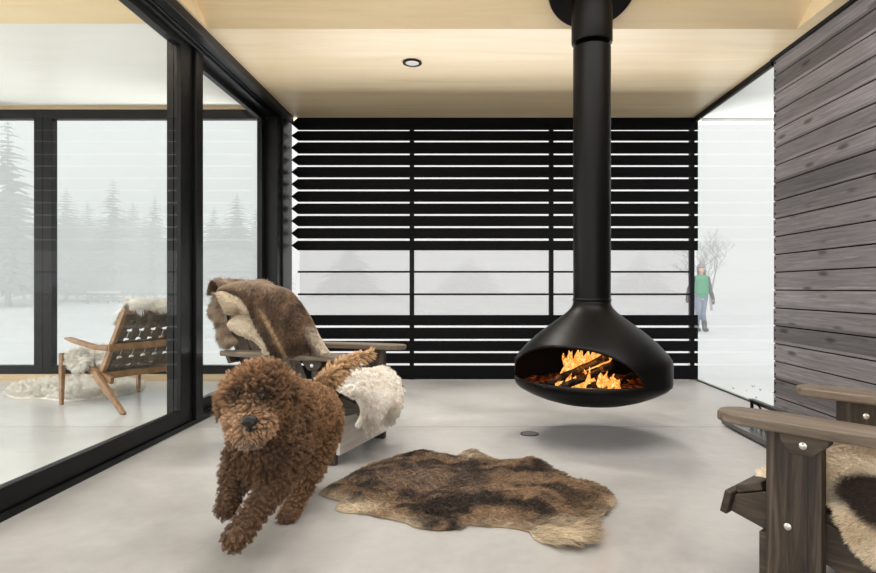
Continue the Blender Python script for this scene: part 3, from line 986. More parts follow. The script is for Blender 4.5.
lower = [(229, 323), (234, 317), (241, 315), (250, 317), (259, 325), (266, 338), (272, 350), (274, 356), (266, 357), (262, 346), (256, 341), (246, 337), (237, 333), (231, 329)]
back = [(216, 291), (221, 294), (225, 303), (226, 315), (229, 326), (232, 335), (239, 341), (238, 344), (233, 343), (232, 348), (226, 344), (221, 338), (222, 328), (219, 320), (212, 313), (214, 304), (218, 299)]
pcs = []
hide_info = [(main, .355, .05, .07, 1.0), (fold, .372, .03, .04, 5.0), (lower, .34, .03, .03, 7.0), (back, .33, .03, .02, 9.0)]
def hide_col(P, which):
    q = pix(P); x, y = q[:, 0], q[:, 1]
    if which == 0:
        k = nz(P * np.array([1, 1, .6]), 16, 2.0)
        c = lerp3((.17, .10, .058), (.055, .031, .020), np.clip(k * 2.2 - .6, 0, 1))
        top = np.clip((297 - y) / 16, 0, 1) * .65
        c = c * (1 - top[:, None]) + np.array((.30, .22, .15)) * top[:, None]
        s = np.exp(-((x - (262 + (y - 312) * .53)) / 2.6) ** 2) * (y > 308)
        c = c * (1 - s[:, None]) + np.array((.48, .33, .18)) * s[:, None]
        e = np.clip((x - (297 + (y - 318) * .42)) / 8, 0, 1) * np.clip((y - 322) / 12, 0, 1)
        return c * (1 - e[:, None]) + np.array((.55, .46, .36)) * e[:, None]
    if which == 1:
        k = np.clip(nz(P, 22, 3) * 2 - .7, 0, 1) * np.clip((y - 306) / 6, 0, 1)
        return lerp3((.52, .42, .30), (.13, .08, .05), k)
    if which == 2:
        return lerp3((.66, .57, .44), (.52, .42, .30), np.clip(nz(P, 18, 3) * 1.4 - .4, 0, 1))
    return lerp3((.40, .31, .22), (.12, .08, .055), np.clip(nz(P, 22, 6) * 2.4 - .8, 0, 1))
for w, (poly, off, bl, reach, sd_) in enumerate(hide_info):
    V, T, nt = side_patch(poly, off, bl, reach, sd_)
    N = vnormals(V, T); 
    if (N[:nt] @ np.array(r_)).mean() < 0:
        T = T[:, ::-1]; N = -N
    Ts = T[(T < nt).all(1)]
    nn_ = (15000, 3500, 2500, 4500)[w]
    P, Q = sample(V, N, Ts, nn_, rng)
    g = np.tile(np.array(f_ * .45 + Vector((0, 0, -1.0))), (nn_, 1)) if w == 0 else np.tile(np.array(-f_ * .5 + Vector((0, 0, -.6))), (nn_, 1))
    D = unit(Q * .45 + g + rng.normal(0, .3, (nn_, 3)))
    L = (.020, .008, .010, .032)[w] * (.5 + rng.random(nn_))
    C = hide_col(P, w) * (.65 + .7 * rng.random((nn_, 1)))
    pcs.append((V, T, hide_col(V, w) * .8)); pcs.append(strands(P, D, L, np.full(nn_, .0010), C, rng, 3, nn_ // 14, .5))
# the part lying over the top of the back and hanging behind it
V, T, UV, nt_ = path_sheet([(-.59, .70), (-.68, .88), (-.735, .978), (-.77, .99), (-.79, .96), (-.80, .90)], lambda v: -.25 + .03 * math.sin(v * 9), lambda v: .27, nu=30, nv=36, thick=.01, lump=.012)
Rz = chair_xf(far_chair.location, f_far)
# local y of the chair points away from the camera: mirror so that the skin reaches the near side
V = np.array([tuple(Rz @ Vector((p[0], -p[1], p[2]))) for p in V]); T = T[:, ::-1]
N = vnormals(V, T)
if N[:nt_, 2].mean() < 0:
    T = T[:, ::-1]; N = -N
P, Q = sample(V, N, T, 7000, rng)
tc = lambda P: lerp3((.30, .22, .15), (.12, .075, .05), np.clip(nz(P, 12, 2) * 2 - .5, 0, 1))
D = unit(Q * .6 + np.array((-.3, 0, -.4)) + rng.normal(0, .3, (7000, 3)))
pcs.append((V, T, tc(V) * .8)); pcs.append(strands(P, D, .022 * (.5 + rng.random(7000)), np.full(7000, .0010), tc(P) * (.65 + .7 * rng.random((7000, 1))), rng, 3, 500, .5))
V, T, C = merge(pcs)
o = link('animal_hide', raw_mesh('animal_hide', V, T, C), M['fur'])
tag(o, 'brown and cream animal hide thrown over the back of the far wooden armchair', 'hide')

# cream hide with a dark patch on the near chair
mt = chair_xf(near_chair.location, f_near)
# local +y is the side of the chair nearer the camera?  facing (-.66,.75): left of it is (-.75,-.66) = camera side = +y
V, T, UV, nt_ = path_sheet([(.12, .396), (.09, .402), (-.02, .38), (-.2, .312), (-.33, .268), (-.41, .29), (-.49, .43), (-.62, .68), (-.74, .92)], lambda v: -.24 + .02 * math.sin(v * 12), lambda v: .262, nu=44, nv=60, thick=.018, lump=.02)
skirt = []
pcs = []
def near_col(P):
    Pl = np.array([tuple(mt.inverted() @ Vector(p)) for p in P])
    k = nz(P, 11, 8.0)
    c = lerp3((.88, .76, .58), (.64, .48, .31), np.clip(k * 1.8 - .55, 0, 1))
    q = pix(P)
    d1 = np.exp(-(((Pl[:, 0] - dark_c[0]) / .085) ** 2 + ((Pl[:, 2] - dark_c[1]) / .050) ** 2 + ((Pl[:, 1] - .25) / .12) ** 2) ** 1.5)
    d1 = np.clip(d1 * 3.2 - .6 + 1.9 * (nz(P, 15, 4) - .5), 0, 1)
    return c * (1 - d1[:, None]) + np.array((.045, .026, .018)) * d1[:, None]
# side skirt hanging over the near rail
Rn = np.array(mt.to_3x3() @ Vector((0, 1, 0))); Rn = Vector(Rn); Fn = mt.to_3x3() @ Vector((1, 0, 0)); On = Vector(near_chair.location)
def on_near(px, py, off):
    ray = Vector(((px - CX) / F, 1, (CY - py) / F)); c = Vector((0, 0, H))
    p = c + ray * (((On + Rn * off) - c).dot(Rn) / ray.dot(Rn))
    return ((p - On).dot(Fn), p.z)
sk = round_poly([on_near(x, y, .27) for x, y in [(812, 438), (845, 436), (900, 440), (960, 455), (960, 640), (905, 585), (880, 564), (864, 553), (850, 535), (840, 512), (829, 496), (820, 482), (814, 462)]], 1)
dark_c = on_near(878, 500, .27)
off = .262
def skirt_h(P, d):
    z = P[:, 1]
    inward = -np.clip((z - .36) / .14, 0, 1) ** 1.3 * .13
    return inward + .016 * np.sqrt(np.clip(d / .03, 0, 1)) + .012 * np.array([mnoise.noise((p[0] * 12, p[1] * 12, 2)) for p in P]) * np.clip(d / .03, 0, 1)
Vs, Ts_, nts, ds = sheet_from_poly(sk, .010, skirt_h, .012)
nB = len(Vs) // 2
Vs[nB:, 2] = Vs[:nB, 2] - .010
Vs = np.stack([Vs[:, 0], off + .008 + Vs[:, 2], Vs[:, 1]], 1)
for VV, TT, nt, num in ((V, T, nt_, 22000), (Vs, Ts_, nts, 34000)):
    W = np.array([tuple(mt @ Vector(p)) for p in VV]); N = vnormals(W, TT)
    ref = np.array(mt.to_3x3() @ Vector((0, 1, 0))) if VV is Vs else np.array((0, 0, 1.0))
    if (N[:nt] @ ref).mean() < 0:
        TT = TT[:, ::-1]; N = -N
    P, Q = sample(W, N, TT[(TT < nt).all(1)], num, rng)
    fl_ = np.array(mt.to_3x3() @ Vector((.55, .15, 0)))
    D = unit(Q * .55 + fl_ * .9 + np.array((0, 0, -.35)) + rng.normal(0, .25, (num, 3)))
    L = .020 * (.5 + rng.random(num))
    pcs.append((W, TT, near_col(W) * .85)); pcs.append(strands(P, D, L, np.full(num, .00085), near_col(P) * (.75 + .5 * rng.random((num, 1))), rng, 4, num // 16, .5))
V, T, C = merge(pcs)
o = link('animal_hide', raw_mesh('animal_hide', V, T, C), M['fur'])
tag(o, 'cream hide with a dark brown patch on the nearest wooden armchair', 'hide')

# ------------------------------------------------------------------ hide rug on the floor
rp = [(22, 177), (48, 160), (75, 145), (120, 122), (160, 100), (200, 90), (240, 74), (270, 68), (300, 61), (330, 63), (350, 70), (375, 76), (398, 78), (412, 66), (430, 60), (455, 61), (468, 70), (478, 79), (520, 90), (560, 92), (575, 86), (620, 88), (655, 103), (668, 116), (690, 120), (706, 138), (740, 147), (775, 150), (815, 172), (832, 190), (833, 208), (812, 232), (785, 246), (780, 275), (772, 305), (735, 318), (690, 316), (640, 314), (612, 300), (600, 282), (560, 272), (525, 268), (470, 266), (432, 262), (420, 272), (390, 276), (350, 278), (320, 275), (285, 268), (262, 256), (235, 250), (205, 244), (180, 240), (160, 234), (120, 230), (92, 228), (70, 222), (72, 208), (88, 198), (60, 190)]
rug_poly = [on_floor(310 + x / 2.7375, 430 + y / 2.7375) for x, y in rp]
rug_poly = np.array([(p.x, p.y) for p in rug_poly])
def rug_h(P, d):
    k = np.array([mnoise.noise((p[0] * 4.5, p[1] * 5.5, .3)) + .6 * mnoise.noise((p[0] * 9, p[1] * 12, 4.3)) for p in P])
    k2 = np.array([mnoise.noise((p[0] * 22, p[1] * 22, 7)) for p in P])
    lift = np.clip(d / .10, 0, 1)
    k3 = np.array([abs(mnoise.noise((p[0] * 7 + p[1] * 4, p[1] * 12, 9.1))) for p in P])
    return .003 + .016 * np.clip(d / .04, 0, 1) ** .6 + .026 * np.clip(k + .15, -.3, 1) * lift + .006 * k2 * lift + .032 * (.33 - k3) * lift
V, T, nt, ds = sheet_from_poly(rug_poly, .011, rug_h, .005)
V[nt:, 2] = .001
N = vnormals(V, T)
if N[:nt, 2].mean() < 0:
    T = T[:, ::-1]; N = -N
RP = np.asarray(rug_poly)
def rug_col(P):
    d, _ = edge_dist(P[:, :2], RP)
    q = pix(P); x, y = q[:, 0], q[:, 1]
    k = nz(P * np.array([1, 1.6, 0]), 5.5, 1.4); k2 = nz(P, 17, 6.0)
    mixk = np.clip((k - .5) * 3.2 + (k2 - .5) * 2.4 + .46, 0, 1)
    c = lerp3((.032, .019, .012), (.27, .17, .097), mixk)
    gr = np.exp(-(((x - 420) / 70) ** 2 + ((y - 478) / 15) ** 2))
    c = c * (1 - .5 * gr[:, None]) + np.array((.17, .125, .10)) * .5 * gr[:, None]
    light = np.exp(-(d / .035) ** 2) * np.clip(nz(P, 9, 3.3) * 2.4 - .75, 0, 1) * .75
    tuft = np.exp(-(((x - 562) / 26) ** 2 + ((y - 531) / 14) ** 2) ** 1.5)
    lefte = np.exp(-(((x - 358) / 24) ** 2 + ((y - 506) / 6.5) ** 2))
    topc = np.exp(-(((x - 470) / 13) ** 2 + ((y - 455) / 4) ** 2)) * .6
    light = np.clip(light + tuft * .95 + lefte * .8 + topc, 0, 1)
    rgt = np.clip((x - 540) / 50, 0, 1) * (1 - tuft) * .4
    c = c * (1 - rgt[:, None]) + np.array((.25, .16, .09)) * rgt[:, None]
    return c * (1 - light[:, None]) + np.array((.70, .57, .40)) * light[:, None]
num = 62000
P, Q = sample(V, N, T[(T < nt).all(1)], num, rng)
q = pix(P)
tf = np.exp(-(((q[:, 0] - 565) / 30) ** 2 + ((q[:, 1] - 533) / 15) ** 2))
g = np.c_[.9 * nz(P, 3, 2) + .1, -.75 + .5 * nz(P, 4, 5), np.zeros(num)]
g[:, 1] -= tf * .8
D = unit(Q * .36 + g + rng.normal(0, .2, (num, 3)))
D[:, 2] = np.maximum(D[:, 2], .05)
L = (.020 + .085 * tf) * (.5 + rng.random(num))
C = rug_col(P) * (.6 + .75 * rng.random((num, 1)))
sv, st, sc2 = strands(P, D, L, np.full(num, .0010), C, rng, 3, 4200, .55)
sv[:, 2] = np.maximum(sv[:, 2], .0015)
V, T, C = merge([(V, T, rug_col(V) * .8), (sv, st, sc2)])
o = link('hide_rug', raw_mesh('hide_rug', V, T, C), M['fur'])
tag(o, 'brown animal hide rug with pale ragged edges on the concrete floor', 'rug')

# ------------------------------------------------------------------ the running dog
dog = empty('dog', (-.70, 2.35, 0))
tag(dog, 'curly brown dog running towards the camera over the concrete floor', 'dog')
hd = at(256, 401, 2.06)
nose = at(249.5, 420.5, 1.905)
ch = at(262, 452, 2.17); sh = at(286, 410, 2.30); md = at(304, 412, 2.50); rp_ = at(315, 412, 2.68)
S = [
    (hd + Vector((0, .02, .012)), (.103, .098, .098)), (hd + Vector((.004, .055, .045)), (.088, .08, .07)), (hd + Vector((0, -.02, -.01)), .085),
    (hd + Vector((-.005, -.055, -.045)), .068, at(250, 424, 1.965), .050), (at(250, 431, 1.985), .050), (at(239.5, 425, 1.975), .041), (at(261, 424, 1.975), .041),
    (hd, .085, at(268, 430, 2.22), .105), (at(268, 430, 2.22), .105, ch, .118), (at(264, 456, 2.17), .088), (at(276, 445, 2.22), .115),
    (ch, .112, sh, .118), (sh, .116, md, .118), (md, .114, rp_, .108), (at(280, 436, 2.28), .105, at(304, 428, 2.55), .088),
    (at(318, 418, 2.68), .103), (at(321, 436, 2.66), .078),
    # hind leg on the ground
    (at(321, 425, 2.66), .09, at(312, 462, 2.56), .06), (at(312, 462, 2.56), .06, at(301, 492, 2.52), .038), (at(301, 490, 2.52), .038, at(290, 514, 2.43), .036), (at(290, 515, 2.43), .036, at(287, 518.5, 2.36), .034),
    # other hind leg, behind, pushing off
    (at(312, 425, 2.66), .09, at(300, 455, 2.62), .058), (at(300, 455, 2.62), .056, at(293, 474, 2.72), .036), (at(293, 474, 2.72), .036, at(285, 492, 2.70), .033),
    # dog's right fore leg, folded in the air (left in the picture)
    (at(246, 458, 2.20), .068, at(234, 482, 2.14), .042), (at(234, 482, 2.14), .041, at(229, 503, 2.10), .034), (at(229, 503, 2.10), .034, at(226, 509, 2.07), .033),
    # dog's left fore leg reaching forward
    (at(283, 458, 2.24), .075, at(273, 488, 2.10), .048), (at(273, 488, 2.10), .047, at(251, 517, 1.96), .037), (at(251, 517, 1.96), .038, at(238, 535, 1.88), .038), (at(234, 539, 1.865), .036),
    # ears
    (hd + Vector((-.085, .035, .02)), .034, at(226, 405, 2.075), .028), (at(226, 405, 2.075), .028, at(224, 412, 2.07), .020),
    (hd + Vector((.098, .04, .02)), .042, at(285, 410, 2.10), .036), (at(285, 410, 2.10), .036, at(282, 421, 2.10), .026),
    # tail
    (at(322, 388, 2.76), .045, at(338, 369, 2.84), .030), (at(338, 369, 2.84), .030, at(352, 360, 2.88), .026), (at(352, 360, 2.88), .026, at(370, 354, 2.90), .016),
]
body_me = blob(S, .011, 5, .5)
V, N, T = tri_arrays(body_me)
cb = np.tile((.085, .045, .024), (len(V), 1))
a = body_me.color_attributes.new('Col', 'FLOAT_COLOR', 'POINT')
a.data.foreach_set('color', np.c_[cb, np.ones(len(V))].astype(np.float32).ravel())
body = link('body', body_me, M['fur']); body.parent = dog; body.matrix_parent_inverse = Matrix.Translation(dog.location).inverted()
num = 100000
cen_t = V[T].mean(1)
wt = np.ones(len(T)); wt[np.linalg.norm(cen_t - np.array(hd), axis=1) < .20] = 1.9
P, Q = sample(V, N, T, num, rng, wt)
q = pix(P); x, y = q[:, 0], q[:, 1]
dh = np.linalg.norm(P - np.array(hd), axis=1)
isH = np.clip((.175 - dh) / .04, 0, 1)
muz = np.exp(-((np.linalg.norm(P - np.array(at(250, 426, 1.96)), axis=1)) / .084) ** 4)
eyez = np.exp(-(np.minimum(np.linalg.norm(P - np.array(at(240, 396, 1.985)), axis=1), np.linalg.norm(P - np.array(at(263, 395, 1.985)), axis=1)) / .032) ** 4)
tail = np.clip((P[:, 1] - 2.74) / .04, 0, 1) * (y < 386)
leg = np.clip((y - 470) / 25, 0, 1)
k = nz(P, 14, 2.0)
c = lerp3((.13, .066, .032), (.33, .185, .092), np.clip(k * 1.8 - .4, 0, 1))
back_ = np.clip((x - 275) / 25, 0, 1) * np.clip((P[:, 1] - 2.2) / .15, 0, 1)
c = c * (1 - .5 * back_[:, None]) + np.array((.36, .20, .095)) * .5 * back_[:, None]  # back lightened in colour to stand for light from above
c = c * (1 - muz[:, None]) + np.array((.52, .325, .19)) * muz[:, None]
chin = np.exp(-((np.linalg.norm(P - np.array(at(250, 437, 1.975)), axis=1)) / .036) ** 4)
c = c * (1 - .8 * chin[:, None]) + np.array((.50, .40, .32)) * .8 * chin[:, None]
c = c * (1 - .85 * eyez[:, None]) + np.array((.03, .016, .010)) * .85 * eyez[:, None]  # eye hollows coloured dark for the shade of the brow fur
c = c * (1 - tail[:, None]) + np.array((.60, .38, .20)) * tail[:, None]
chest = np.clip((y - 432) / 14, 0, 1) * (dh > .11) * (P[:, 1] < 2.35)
c = c * (1 - .5 * chest[:, None]) + np.array((.075, .038, .020)) * .5 * chest[:, None]  # chest coloured darker for the shade it lies in
out = unit(P - np.array(hd + Vector((0, .05, -.02))))
g = np.zeros((num, 3)); g[:, 2] = -.42
crown = isH * (P[:, 2] > hd.z + .0) * (1 - muz)
g[:, 2] += crown * .22
g += out * (crown * .25)[:, None]
side = np.sign(P[:, 0] - at(250, 425, 1.96).x)
g[:, 0] += muz * side * .55; g[:, 2] -= muz * .25
g += np.array((.35, .1, .05)) * tail[:, None] * 2.0
g[:, 1] += back_ * .35
D = unit(Q + g + rng.normal(0, .22, (num, 3)))
L = .030 * (.65 + .6 * rng.random(num))
L *= 1 + .35 * crown + .5 * tail - .15 * back_
L *= 1 - .70 * np.exp(-(np.linalg.norm(P - np.array(nose), axis=1) / .030) ** 4)
L *= 1 - .55 * eyez
L *= 1 - .38 * leg
L *= 1 - .30 * muz
CU = .0062 * (1 - .65 * muz) * (1 - .30 * crown) * (1 - .6 * tail) * (1 - .25 * leg)
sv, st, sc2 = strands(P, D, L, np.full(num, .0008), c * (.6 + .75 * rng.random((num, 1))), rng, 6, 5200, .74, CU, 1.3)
sc2 = sc2.reshape(num, -1, 3) * np.r_[np.repeat(np.linspace(.42, 1.3, 5), 3), 1.45][None, :, None]; sc2 = sc2.reshape(-1, 3)  # roots darkened, tips brightened: shade and light of the coat in colour
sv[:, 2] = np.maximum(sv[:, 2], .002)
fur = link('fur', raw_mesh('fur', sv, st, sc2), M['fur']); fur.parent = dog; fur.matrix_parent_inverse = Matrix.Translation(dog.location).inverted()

def part_at(o, parent):
    o.parent = parent; o.matrix_parent_inverse = Matrix.Translation(parent.location).inverted(); return o
nm = blob([(nose, (.027, .017, .018)), (nose + Vector((-.014, -.004, -.005)), .012), (nose + Vector((.014, -.004, -.005)), .012), (nose + Vector((0, .0, -.016)), (.010, .010, .014))], .0025, 3)
part_at(link('nose', nm, M['wet']), dog)
mo = blob([(at(243, 428.5, 1.925), .0045, at(250, 431, 1.905), .0055), (at(250, 431, 1.905), .0055, at(257, 428, 1.925), .0045)], .0025, 2)
part_at(link('mouth', mo, M['wet']), dog)
for px in (240, 262.5):
    em_ = blob([(at(px, 397, 1.978), .0115)], .003, 2)
    part_at(link('eye', em_, M['eye']), dog)

# ------------------------------------------------------------------ lounge chair and rug in the room behind the glass
lc = empty('lounge_chair', (-3.10, 5.0, 0), math.atan2(.455, -.89))
tag(lc, 'low wooden lounge chair with woven strap back, seen behind the glass door', 'chair')
hs = .325
# local +x forward, local +y is left of it = (-.455,-.89) = camera side
for s in (-1, 1):
    y = s * hs
    B().beam((0, y, .42), (.012, y, 0), .052, .036, up=(0, 1, 0), w2=.030, h2=.026).build('leg', M['maple'], lc, .005)
    B().beam((-.44, y, .285), (-.80, y, 0), .066, .036, up=(0, 1, 0), w2=.036, h2=.028).build('leg', M['maple'], lc, .005)
    B().beam((.02, y - s * .034, .395), (-.60, y - s * .034, .235), .055, .030, up=(0, 1, 0)).build('seat_rail', M['maple'], lc, .004)
    B().beam((-.43, y - s * .034, .225), (-.755, y - s * .034, .77), .050, .032, up=(0, 1, 0), w2=.034).build('back_stile', M['maple'], lc, .004)
    B().prism([(-.62, .515), (-.62, .470), (-.45, .468), (-.14, .512), (-.06, .535), (-.055, .548), (-.10, .552), (-.16, .545), (-.45, .505)], 'y', y - .022, y + .022).build('arm', M['maple'], lc, .008)
B().beam((-.625, -.34, .49), (-.625, .34, .49), .03, .055, up=(0, 0, 1)).build('back_rail', M['maple'], lc, .006)
B().beam((-.755, -.30, .765), (-.755, .30, .765), .03, .04).build('top_rail', M['maple'], lc, .006)
B().beam((-.50, -.30, .262), (-.50, .30, .262), .03, .05).build('cross_rail', M['maple'], lc, .006)
bp0, bp1 = Vector((-.452, 0, .262)), Vector((-.755, 0, .77))
bd = (bp1 - bp0).normalized(); bn = Vector((-bd.z, 0, bd.x))
for k in range(7):
    c_ = bp0.lerp(bp1, .06 + k * .142)
    b = B()
    for j in range(12):
        ya, yb = -.295 + j * .0492, -.295 + (j + 1) * .0492
        o1 = bn * (.0035 * (1 if (j // 1 + k) % 2 else -1)); 
        b.beam(c_ + o1 + Vector((0, ya, 0)), c_ + o1 + Vector((0, yb, 0)), .062, .004, up=bn)
    b.build('strap', M['webbing'], lc)
for k in range(6):
    y = -.245 + k * .098
    b = B()
    b.beam(bp0 + Vector((0, y, 0)), bp1 + Vector((0, y, 0)), .056, .004, up=bn)
    b.build('strap', M['webbing'], lc)
for k in range(6):
    a_ = Vector((.0 - k * .092, 0, .402 - k * .0237))
    b = B(); b.beam(a_ + Vector((0, -.29, 0)), a_ + Vector((0, .29, 0)), .058, .005, up=(.24, 0, 1)); b.build('strap', M['webbing'], lc)
# fleece over the lounge chair
mt = chair_xf(lc.location, lc.rotation_euler.z)
pcs = []
LW = (.76, .74, .69)
lwc = lambda P: lerp3(LW, (.66, .58, .46), np.clip(nz(P, 8, 2) * 2 - 1, 0, 1))
sheets = []
sheets.append(path_sheet([(-.60, .66), (-.655, .74), (-.715, .80), (-.75, .835), (-.795, .82), (-.805, .775)], lambda v: -.29, lambda v: .285, 30, 60, .02, .02))
sheets.append(path_sheet([(.035, .39), (.02, .425), (-.05, .43), (-.25, .375), (-.42, .345), (-.46, .38)], lambda v: -.28, lambda v: .275, 30, 40, .02, .02))
sheets.append(path_sheet([(-.76, .82), (-.80, .80), (-.79, .72), (-.75, .60), (-.715, .53)], lambda v: -.31 + .02 * math.sin(6 * v), lambda v: -.03 - .09 * v + .02 * math.sin(14 * v), 20, 30, .02, .015))
sheets.append(path_sheet([(-.09, .40), (-.14, .40), (-.2, .38), (-.28, .36), (-.34, .345)], lambda v: .26, lambda v: .355, 8, 20, .02, .02))
for kk, (V, T, UV, nt) in enumerate(sheets):
    if kk == 3:                                          # a lobe hanging over the side rail
        for i in range(len(V)):
            u = UV[i][0]; sgn = math.sin(PI * UV[i][1]) ** .5
            V[i, 2] += .03 - .12 * u * sgn
    W = np.array([tuple(mt @ Vector(p)) for p in V]); N = vnormals(W, T)
    num = (5000, 8000, 5000, 4000)[kk]
    P, Q = sample(W, N, T, num, rng)
    D = unit(Q * .8 + np.array((0, 0, -.6)) + rng.normal(0, .35, (num, 3)))
    pcs.append((W, T, lwc(W) * .9)); pcs.append(strands(P, D, .045 * (.5 + rng.random(num)), np.full(num, .0013), lwc(P) * (.85 + .3 * rng.random((num, 1))), rng, 4, num // 22, .65, .004))
V, T, C = merge(pcs)
tag(link('sheepskin', raw_mesh('sheepskin', V, T, C), M['fur']), 'white long-haired fleece draped over the lounge chair behind the glass', 'sheepskin')
# fleece rug indoors
ipx = [(4, 394), (14, 388), (30, 386), (50, 384), (70, 381), (95, 380.5), (120, 381), (140, 384), (146, 388), (138, 393), (120, 396), (104, 398), (88, 400), (72, 402), (58, 401), (44, 399), (28, 399), (14, 399)]
ip = round_poly([tuple(on_floor(x, y))[:2] for x, y in ipx], 2)
V, T, nt, ds = sheet_from_poly(ip, .03, lambda P, d: .004 + .022 * np.clip(d / .06, 0, 1) + .012 * np.array([mnoise.noise((p[0] * 5, p[1] * 5, 1)) for p in P]) * np.clip(d / .06, 0, 1), .005)
V[nt:, 2] = .001
N = vnormals(V, T)
if N[:nt, 2].mean() < 0:
    T = T[:, ::-1]; N = -N
num = 16000
P, Q = sample(V, N, T[(T < nt).all(1)], num, rng)
D = unit(Q * .7 + np.c_[nz(P, 3, 1) - .5, nz(P, 3, 7) - .7, np.zeros(num)] * 1.6 + rng.normal(0, .35, (num, 3))); D[:, 2] = np.maximum(D[:, 2], .12)
sv, st, sc2 = strands(P, D, .06 * (.5 + rng.random(num)), np.full(num, .0016), lwc(P) * (.85 + .3 * rng.random((num, 1))), rng, 4, 700, .65, .005)
sv[:, 2] = np.maximum(sv[:, 2], .002)
V, T, C = merge([(V, T, lwc(V) * .9), (sv, st, sc2)])
tag(link('fleece_rug', raw_mesh('fleece_rug', V, T, C), M['fur']), 'white shaggy fleece rug on the pale floor under the lounge chair', 'rug')

# ------------------------------------------------------------------ black metal log tray by the plank wall
tr_ = empty('metal_tray', (1.965, 3.68, 0)); tag(tr_, 'black metal tray with raised rail on the floor below the plank wall', 'tray')
b = B()
x0, x1, y0, y1 = -.20, .20, -.32, .34
b.box(x0, x1, y0, y1, .012, .018)
for (ax, bx, ay, by) in ((x0, x0 + .02, y0, y1), (x1 - .02, x1, y0, y1), (x0 + .02, x1 - .02, y0, y0 + .02), (x0 + .02, x1 - .02, y1 - .02, y1)):
    b.box(ax, bx, ay, by, .018, .045)
b.build('tray_base', M['tray'], tr_, .004)
for xx in (x0 + .05, x1 - .05):
    for yy in (y0 + .05, y1 - .05):
        B().box(xx - .015, xx + .015, yy - .015, yy + .015, 0, .012).build('foot', M['black_metal'], tr_)
B().box(-.018, .018, -.30, .33, .178, .186).box(.012, .018, -.30, .33, .150, .178).build('top_rail', M['iron'], tr_, .002)
for yy in (-.29, .32):
    B().box(-.008, .008, yy - .008, yy + .008, .018, .178).build('upright', M['black_metal'], tr_)
B().tube([(0, .19, .018), (0, .19, .11), (0, .20, .14), (0, .235, .160), (0, .31, .162)], .007, 8).build('brace', M['black_metal'], tr_, smooth=True)
b = B()
for k in range(9):
    yy = -.25 + k * .055
    b.box(-.06, -.056, yy, yy + .006, .02, .085)
for zz in (.03, .05, .07, .085):
    b.box(-.0595, -.0565, -.25, .20, zz, zz + .005)
b.build('wire_mesh', M['iron'], tr_)

# ------------------------------------------------------------------ outdoors
GZ = -.16
# person
pd = 14.9
pb = Vector(((701 - CX) / F * pd, pd, GZ))
per = empty('person', pb); tag(per, 'person in green vest, jeans and grey hat walking in the snow outside', 'person')
def pp(x, z, y=0.0):
    return Vector((x, y, z))
bodyS = [(pp(0, 1.56, -.01), (.075, .09, .105)), (pp(0, 1.46), .05, pp(0, 1.38), .06), (pp(-.10, 1.34), .07, pp(.10, 1.34), .07), (pp(0, 1.3), .12, pp(0, 1.0), .12),
         (pp(0, 1.0), .13, pp(0, .9), .13), (pp(-.08, .9), .085, pp(-.10, .5, -.06), .055), (pp(-.10, .5, -.06), .055, pp(-.09, .08, .05), .04), (pp(.08, .9), .085, pp(.06, .5, .02), .055), (pp(.06, .5, .02), .055, pp(.05, .08, -.1), .04),
         (pp(-.17, 1.33), .055, pp(-.30, 1.08), .042), (pp(-.30, 1.08), .042, pp(-.37, .84, -.06), .03), (pp(.17, 1.33), .055, pp(.23, 1.05), .042), (pp(.23, 1.05), .042, pp(.27, .80, -.1), .03),
         (pp(-.09, .05, .05), .045, pp(-.09, .035, -.10), .035), (pp(.05, .05, -.1), .045, pp(.05, .035, -.25), .035)]
for sx, hx, hz in ((-1, -.375, .80), (1, .275, .76)):
    bodyS.append((pp(hx, hz + .03, -.07), .034))
    for k in range(4):
        bodyS.append((pp(hx + (k - 1.5) * .017, hz, -.08), .011, pp(hx + (k - 1.5) * .02, hz - .055 - .008 * (k in (1, 2)), -.085), .008))
    bodyS.append((pp(hx - sx * .03, hz + .02, -.09), .011, pp(hx - sx * .045, hz - .025, -.10), .009))
bodyS += [(pp(0, 1.545, -.095), .016), (pp(-.03, 1.57, -.085), .012), (pp(.03, 1.57, -.085), .012)]
def pchild(name, sph, mt_, vx=.012, parent=per):
    o = link(name, blob(sph, vx, 3), mt_, parent); return o
pchild('body', bodyS, M['skin'], .009)
pchild('vest', [(pp(-.12, 1.36), .07, pp(.12, 1.36), .07), (pp(-.03, 1.30), .15, pp(-.03, 1.0), .155), (pp(.03, 1.30), .15, pp(.03, 1.0), .155), (pp(0, 1.0), .16, pp(0, .94), .155)], M['green'])
pchild('sleeve', [(pp(-.16, 1.34), .072, pp(-.30, 1.08), .060), (pp(-.30, 1.08), .058, pp(-.365, .86, -.055), .046)], M['darkcloth'])
pchild('sleeve', [(pp(.16, 1.34), .072, pp(.23, 1.05), .060), (pp(.23, 1.05), .058, pp(.268, .83, -.095), .046)], M['darkcloth'])
for hx, hz in ((-.375, .80), (.275, .76)):
    pchild('glove', [(pp(hx, hz + .025, -.07), .048, pp(hx, hz - .04, -.08), .042), (pp(hx, hz, -.11), .02)], M['boot'])
pchild('jeans', [(pp(-.05, .93), .135, pp(.05, .93), .135), (pp(-.08, .88), .10, pp(-.10, .5, -.06), .072), (pp(-.10, .5, -.06), .07, pp(-.09, .2, .03), .062), (pp(.08, .88), .10, pp(.06, .5, .02), .072), (pp(.06, .5, .02), .07, pp(.05, .2, -.07), .062)], M['jeans'])
pchild('boot', [(pp(-.09, .24, .04), .068, pp(-.09, .06, .05), .06), (pp(-.09, .055, .05), .055, pp(-.09, .05, -.10), .05)], M['boot'])
pchild('boot', [(pp(.05, .24, -.08), .068, pp(.05, .06, -.1), .06), (pp(.05, .055, -.1), .055, pp(.05, .05, -.24), .05)], M['boot'])
